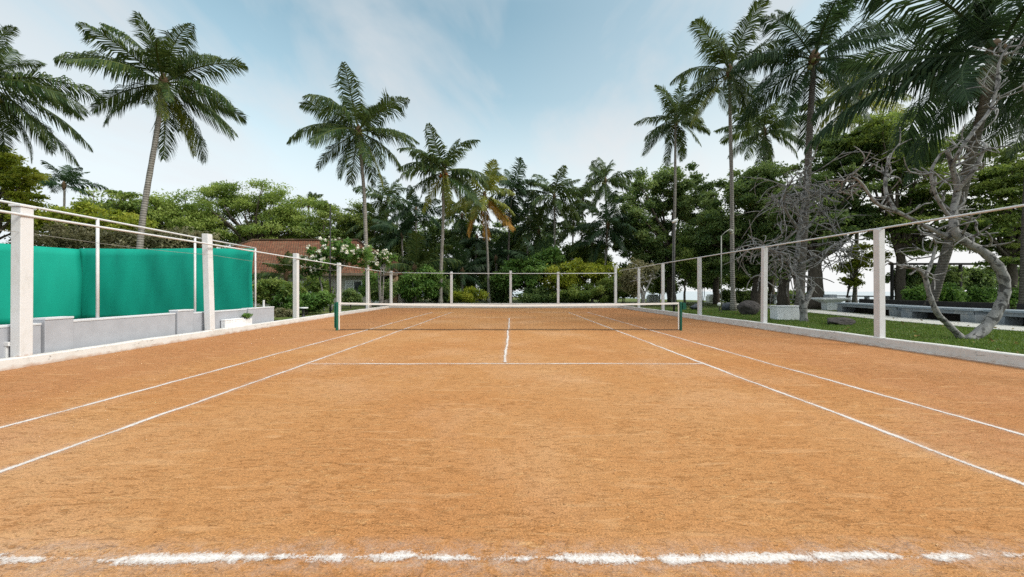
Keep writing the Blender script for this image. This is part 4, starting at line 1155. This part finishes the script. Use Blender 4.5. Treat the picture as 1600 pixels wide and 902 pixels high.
rock(1139, 26.5, .55, .45, .36, M['rock_blue'], 'blue grey jagged rock by the foot of the thin lamp post', 1)
rock(1170, 21.8, .66, .6, .52, M['rock'], 'large rounded dark rock beside the lawn fence post', 2)
rock(1311, 15.3, .58, .45, .20, M['rock'], 'flat dark rock lying in the grass below the bench', 3)
rock(1087, 27.5, .5, .4, .30, M['rock_blue'], 'low dark rock showing just past the green net post', 4)
b = MB(); b.box(-.60, .60, -.3, .3, -.02, .62); b.box(-.615, .615, -.315, .315, .622, .69)
o = b.build('stone_block', M['block_white'], None, bevel=.02, loc=foot(1229, 18.0, .1)); o.rotation_euler = (0, 0, -.12)
tag(o, 'whitewashed oblong stone block on the lawn by the bare frangipani', 'stone block')


def bench(a, b, label):
    a, b = Vector(a), Vector(b); L = (b - a).length; t = (b - a).normalized()
    e = empty('concrete_bench', (a.x, a.y, .12), label, 'bench', 'long concrete benches along the path')
    e.rotation_euler = (0, 0, math.atan2(t.y, t.x) - math.pi / 2)      # local Y runs along the bench, local +X away from the path
    s = MB(); s.box(-.08, 1.25, 0, L, .50, .60); s.build('seat_slab', M['concrete_top'], e, bevel=.015)
    s = MB(); s.box(0, .07, .12, L - .12, .34, .498); s.build('fascia', M['concrete'], e, bevel=.008)
    for y in (0.06, L - .62):
        s = MB(); s.box(.02, 1.1, y, y + .56, -.03, .338); s.box(.09, 1.0, y + .02, y + .5, .34, .497); s.build('pedestal', M['concrete'], e, bevel=.012)
    s = MB(); s.box(.7, .8, .7, L - .7, -.03, .338); s.build('dark_panel', M['dark_wood'], e)  # dark board set back below the seat slab
    s = MB(); s.box(1.26, 1.42, 0.05, L - .05, -.03, .86); s.build('backrest', M['dark_wood'], e, bevel=.02)
    return e


bench((20.3, 11.0), (20.35, 15.7), 'long concrete bench nearest the picture edge beyond the bent trunk')
bench((20.35, 16.0), (20.6, 19.4), 'long concrete bench seen between the two bare trunks')
bench((21.0, 19.9), (22.4, 25.2), 'long concrete bench ending at the flared planter, past the corner post')

fp = empty('stone_planter', foot(1297, 27.2, .1), 'flared pale concrete planter at the far end of the benches', 'planter')
mb = MB()
for z0, z1, w0, w1 in ((0, .55, .42, .45), (.552, .80, .50, .95), (.802, .92, 1.0, 1.0)):
    p0 = [(-w0, -w0 * .6, z0), (w0, -w0 * .6, z0), (w0, w0 * .6, z0), (-w0, w0 * .6, z0)]
    p1 = [(-w1, -w1 * .6, z1), (w1, -w1 * .6, z1), (w1, w1 * .6, z1), (-w1, w1 * .6, z1)]
    mb.poly(list(reversed(p0))); mb.poly(p1)
    for k in range(4): mb.poly([p0[k], p0[(k + 1) % 4], p1[(k + 1) % 4], p1[k]])
mb.build('bowl', M['block_white'], fp, bevel=.02)
q = MB(); q.box(-.3, .3, -.25, .25, .922, 1.15); q.build('plinth', M['concrete'], fp, bevel=.02)

bl = empty('balustrade', (30.5, 33, .1), 'low pale railing along the sea edge beyond the benches', 'railing')
a, b = Vector((27.5, 40.0, 0)), Vector((31.5, 24.0, 0)); L = (b - a).length
for k in range(13):
    p = a.lerp(b, k / 12) - Vector((30.5, 33, 0))
    s = MB(); s.box(p.x - .12, p.x + .12, p.y - .12, p.y + .12, 0, .95); s.build('baluster', M['concrete'], bl, bevel=.01)
for z in (.55, .97):
    s = MB(); s.tube([a - Vector((30.5, 33, -z)), b - Vector((30.5, 33, -z))], .055, 6); s.build('rail', M['concrete'], bl)
for px, py, d, w, h, lab in ((1020, 465, 46, 1.3, 1.0, 'white boxy block far beyond the lawn behind the net post'), (1113, 464, 48, 1.3, 1.0, 'small white domed box before the sea behind the lawn hedge')):
    b = MB(); b.box(-w / 2, w / 2, -.5, .5, 0, h * .8); b.box(-w * .42, w * .42, -.42, .42, h * .802, h)
    o = b.build('storage_box', M['block_white'], None, bevel=.06, loc=foot(px, d, .08)); tag(o, lab, 'storage box')

# lamps and poles
lp = empty('lamp_post', foot(1127, 23.5, .1), 'thin pale lamp post with a bent arm on the lawn', 'lamp post')
s = MB(); s.tube([(0, 0, -.05), (0, 0, 4.95)], .035, 8); s.build('pole', M['galv'], lp, smooth=True)
s = MB(); s.tube([(0, 0, 4.951), (.25, 0, 5.2), (.55, 0, 5.4)], .026, 8); s.build('arm', M['galv'], lp, smooth=True)
s = MB(); s.tube([(.55, 0, 5.42), (.62, 0, 5.30), (.68, 0, 5.18)], [.03, .11, .13], 10); s.build('lamp_head', M['galv'], lp, smooth=True)
s = MB(); s.tube([(.66, 0, 5.20), (.70, 0, 5.13), (.71, 0, 5.11)], [.10, .09, .03], 10); s.build('bulb', M['lamp_glass'], lp, smooth=True)
gl = empty('garden_lamp', foot(1124, 25.0, .1), 'small white globe lamp low in the grass', 'garden lamp')
s = MB(); s.tube([(0, 0, -.05), (0, 0, .36)], .03, 8); s.build('stem', M['dark_metal'], gl)
s = MB(); s.tube([(0, 0, .36 + .13 * (1 - math.cos(a))) for a in np.linspace(.25, 3.1, 9)], [.13 * math.sin(a) + .004 for a in np.linspace(.25, 3.1, 9)], 12); s.build('globe', M['lamp_glass'], gl, smooth=True)
dl = empty('lamp_post', foot(1053, 24.5, .1), 'tall dark lamp post with a pale head against the evergreens', 'lamp post')
s = MB(); s.tube([(0, 0, -.05), (0, 0, 1.2), (0, 0, 6.0)], [.07, .06, .04], 8); s.build('pole', M['dark_metal'], dl, smooth=True)
s = MB(); s.tube([(-.08, 0, 5.98), (-.05, 0, 6.05), (.12, 0, 6.16), (.28, 0, 6.2)], [.04, .10, .11, .04], 8); s.build('lamp_head', M['lamp_glass'], dl, smooth=True)
bp = empty('utility_pole', foot(516, 24.0, 0), 'thin black pole standing by the flowering frangipani', 'pole')
s = MB(); s.tube([(0, 0, -.05), (0, 0, 3), (0, 0, 7.2)], [.05, .045, .03], 8); s.build('shaft', M['dark_metal'], bp, smooth=True)
s = MB(); s.tube([(0, 0, 7.201), (0, 0, 7.26)], [.04, .02], 8); s.build('cap', M['dark_metal'], bp)
st = empty('stone_stool', foot(474, 20.5, 0), 'small pale round table on a dark stand in the garden', 'garden table')
s = MB(); s.tube([(0, 0, .53), (0, 0, .59)], [.24, .25], 16); s.build('table_top', M['block_white'], st, bevel=.01)
s = MB(); s.tube([(0, 0, -.02), (0, 0, .2), (0, 0, .529)], [.14, .06, .09], 10); s.build('stand', M['dark_metal'], st)

# ------------------------------------------------------------------ the tiled house
hs = empty('tiled_house', (-18, 36, 0), 'low house with a mossy red tiled roof behind the garden', 'house')
O = Vector((-18, 36, 0))
xl_, xr_ = -33.0, -11.6
w_ = MB(); w_.box(xl_, xr_ - 1.6, 36.0, 36.2, 0, 3.25); w_.box(xl_, xl_ + .2, 36.21, 45.5, 0, 3.25); w_.box(xr_ - 1.8, xr_ - 1.6, 36.21, 45.5, 0, 3.25); w_.box(xl_ + .21, xr_ - 1.81, 45.3, 45.5, 0, 3.25)
w_.build('wall', M['plaster'], hs, loc=-O, bevel=.01)
ez, rz = 3.25, 7.15
el, er, ef, eb = -34.0, -10.95, 35.0, 46.5
ry = 40.75; rl, rr_ = -29.0, -17.2
rf = MB()


def roof_face(pts, u0):
    uv = []
    a = Vector(pts[0]); e = (Vector(pts[1]) - a).normalized(); n = e.cross(Vector(pts[-1]) - a).normalized(); vv = n.cross(e)
    for p in pts:
        q = Vector(p) - a; uv.append((q.dot(e) + u0, q.dot(vv)))
    rf.poly(pts, uv)


A, B, C_, D_ = (el, ef, ez), (er, ef, ez), (er, eb, ez), (el, eb, ez)
Rl, Rr = (rl, ry, rz), (rr_, ry, rz)
roof_face([A, B, Rr, Rl], 0); roof_face([B, C_, Rr], 5); roof_face([C_, D_, Rl, Rr], 2); roof_face([D_, A, Rl], 9)
rf.poly([(el, ef, ez - .12), (el, eb, ez - .12), (er, eb, ez - .12), (er, ef, ez - .12)])
for p, q in ((A, B), (B, C_), (C_, D_), (D_, A)): rf.poly([(p[0], p[1], ez - .12), (q[0], q[1], ez - .12), q, p])
ro = rf.build('roof', M['roof'], hs, loc=-O)
ri = MB(); ri.tube([Vector(Rl) + Vector((0, 0, .06)), Vector(Rr) + Vector((0, 0, .06))], .13, 8); ri.build('ridge_tiles', M['roof'], ro, loc=(0, 0, 0))
for e_ in (A, B):
    hp = MB(); hp.tube([Vector(e_) + Vector((0, 0, .05)), Vector(Rl if e_ is A else Rr) + Vector((0, 0, .05))], .11, 8); hp.build('hip_tiles', M['roof'], ro)
fa = MB(); fa.box(el, er, ef - .06, ef - .003, ez - .26, ez - .02); fa.build('fascia_board', M['fascia'], hs, loc=-O, bevel=.006)
pl = MB(); pl.box(er - .75, er - .2, 35.25, 35.75, 0, 3.12); pl.build('pillar', M['brick'], hs, loc=-O, bevel=.015)
for wx, wz0, wz1, ww in ((-15.6, 1.25, 2.55, 1.7), (-20.6, 1.2, 2.5, 1.6), (-25.5, 1.2, 2.5, 1.6)):
    f = MB()
    for x0, x1, z0, z1 in ((-ww / 2, -ww / 2 + .1, wz0, wz1), (ww / 2 - .1, ww / 2, wz0, wz1), (-ww / 2 + .1, ww / 2 - .1, wz0, wz0 + .1), (-ww / 2 + .1, ww / 2 - .1, wz1 - .1, wz1), (-.04, .04, wz0 + .1, wz1 - .1)):
        f.box(wx + x0, wx + x1, 35.93, 35.998, z0, z1)
    fo = f.build('window', M['win_frame'], hs, loc=-O, bevel=.004)
    g = MB(); g.box(wx - ww / 2 + .1, wx + ww / 2 - .1, 35.985, 35.996, wz0 + .1, wz1 - .1); g.build('pane', M['glass_dark'], fo)
    lv = MB()
    for k in range(6): lv.box(wx - ww / 2 + .11, wx - .05, 35.94, 35.98, wz0 + .16 + k * .18, wz0 + .27 + k * .18)
    lv.build('louvre', M['win_frame'], fo)
cu = MB()
for k in range(10):
    x0 = -13.1 - .09 * k; cu.box(x0 - .085, x0, 35.88 + .03 * (k % 2), 35.94 + .03 * (k % 2), .2, 2.95)
cu.build('door_curtain', M['curtain'], hs, loc=-O)

# ------------------------------------------------------------------ grass blades on the lawn near the kerb
rng = np.random.default_rng(9)
n = 70000
yy = 6.5 + 22 * rng.random(n) ** 1.5; kx = np.interp(yy, [7, 13.4, 22, 32], [10.2, 10.12, 9.98, 9.8])
xx = kx + (np.interp(yy, [6, 17, 25, 33], [17.4, 17.7, 19.5, 21.3]) - kx) * rng.random(n)
hgt_ = .03 + .06 * rng.random(n) ** 2; wd = .006 + .008 * rng.random(n); a = rng.random(n) * math.tau; lean = rng.normal(size=(n, 2)) * .025
V = np.zeros((n, 3, 3))
V[:, 0] = np.stack([xx - np.cos(a) * wd, yy - np.sin(a) * wd, np.full(n, .098)], 1)
V[:, 1] = np.stack([xx + np.cos(a) * wd, yy + np.sin(a) * wd, np.full(n, .098)], 1)
V[:, 2] = np.stack([xx + lean[:, 0], yy + lean[:, 1], .1 + hgt_], 1)
o = bpy.data.objects.new('grass', quads_mesh('grass', V.reshape(-1, 3), 3, M['grass'], rng.random(n)))
link(o); tag(o, 'short green grass of the lawn beyond the stained kerb', 'grass', kind='stuff')

rng = np.random.default_rng(19); n = 450
yy = 6.5 + 26 * rng.random(n) ** 1.3; kx = np.interp(yy, [7, 13.4, 22, 32], [10.2, 10.12, 9.98, 9.8]); xx = kx + rng.random(n) * np.interp(yy, [6, 33], [7.2, 12])
cc = np.stack([xx, yy, np.full(n, .128) + .03 * rng.random(n)], 1)
V, tint = leaf_cloud(rng, cc, np.full((n, 3), .004), 1, .10, 1.6, .55)
o = bpy.data.objects.new('leaf_litter', quads_mesh('leaf_litter', V, 4, M['dry_leaf'], tint)); link(o); tag(o, 'fallen brown leaves scattered on the lawn', 'leaf litter', kind='stuff')

# ------------------------------------------------------------------ camera, sky, sun
cam_d = bpy.data.cameras.new('camera'); cam = bpy.data.objects.new('camera', cam_d); link(cam)
cam.location = (0, 0, EYE); cam.rotation_euler = (R(90), 0, 0)
cam_d.sensor_width = 36; cam_d.lens = F / 1600 * 36; cam_d.shift_y = 4 / 1600
cam_d.clip_end = 4000
scene.camera = cam

SUN_EL, SUN_AZ = 40, 112
wd_ = bpy.data.worlds.new('World'); scene.world = wd_; wd_.use_nodes = True
nt = wd_.node_tree; nt.nodes.clear()


class WN(NT):
    def __init__(self, tree): self.t = tree


w = WN(nt)
sky = w.n('ShaderNodeTexSky', sky_type='NISHITA', sun_disc=False)
sky.sun_elevation = R(SUN_EL); sky.sun_rotation = R(SUN_AZ); sky.air_density = 1.0; sky.dust_density = 1.6; sky.ozone_density = 1.0
g = w.n('ShaderNodeTexCoord').outputs['Generated']
sp = w.n('ShaderNodeSeparateXYZ'); w.l(g, sp.inputs[0])
zc = w.math('MAXIMUM', sp.outputs[2], 0.0)
den = w.math('ADD', zc, 0.22)
cmb = w.n('ShaderNodeCombineXYZ')
w.l(w.math('DIVIDE', sp.outputs[0], den), cmb.inputs[0]); w.l(w.math('DIVIDE', sp.outputs[1], den), cmb.inputs[1])
mp = w.n('ShaderNodeMapping'); w.l(cmb.outputs[0], mp.inputs[0]); mp.inputs['Scale'].default_value = (1.0, .55, 1); mp.inputs['Rotation'].default_value = (0, 0, .35); mp.inputs['Location'].default_value = (.6, .2, 0)
cn = w.noise(mp.outputs[0], 2.0, 6, 0.52, 0.5)
cl = w.ramp(cn, [(0.43, 0.0), (0.61, 0.85)])
veil = w.math('MULTIPLY', w.math('ADD', sp.outputs[0], 0.0, True), 0.75)
cl = w.math('MAXIMUM', cl, veil)
skyc = w.mix(1.0, sky.outputs[0], (1.50, 1.58, 1.17), 'MULTIPLY')
CLOUD = (3.4, 3.65, 3.85)
c1 = w.mix(cl, skyc, CLOUD)
# pale haze that thickens towards the horizon, warmer on the side of the sun
hz = w.ramp(zc, [(0.05, 1.0), (0.20, 0.92), (0.34, 0.52), (0.46, 0.14), (0.60, 0.0)])
side = w.math('ADD', w.math('MULTIPLY', sp.outputs[0], .5), w.math('MULTIPLY', sp.outputs[1], .2), True)
hcol = w.mix(side, (4.45, 4.75, 4.95), (5.3, 5.05, 4.8))
c2 = w.mix(w.math('MULTIPLY', hz, 1.0), c1, hcol)
# unseen cloud brightness added overhead to light the scene softly
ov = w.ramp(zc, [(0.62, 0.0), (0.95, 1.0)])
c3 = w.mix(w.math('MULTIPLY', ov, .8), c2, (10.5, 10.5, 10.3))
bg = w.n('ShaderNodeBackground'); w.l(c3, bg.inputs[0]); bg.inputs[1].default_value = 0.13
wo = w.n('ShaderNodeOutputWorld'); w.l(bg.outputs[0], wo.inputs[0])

sd = bpy.data.lights.new('sun', 'SUN'); sun = bpy.data.objects.new('sun', sd); link(sun)
sd.energy = 2.1; sd.angle = R(22); sd.color = (1.0, .965, .92)
dirv = Vector((math.sin(R(SUN_AZ)) * math.cos(R(SUN_EL)), math.cos(R(SUN_AZ)) * math.cos(R(SUN_EL)), math.sin(R(SUN_EL))))
sun.rotation_euler = dirv.to_track_quat('Z', 'Y').to_euler()

scene.view_settings.view_transform = 'Standard'
scene.view_settings.look = 'None'
scene.view_settings.exposure = 0.6
scene.view_settings.gamma = 1.0
scene.render.engine = 'CYCLES'
scene.cycles.max_bounces = 8
scene.cycles.transparent_max_bounces = 8
scene.cycles.use_denoising = False
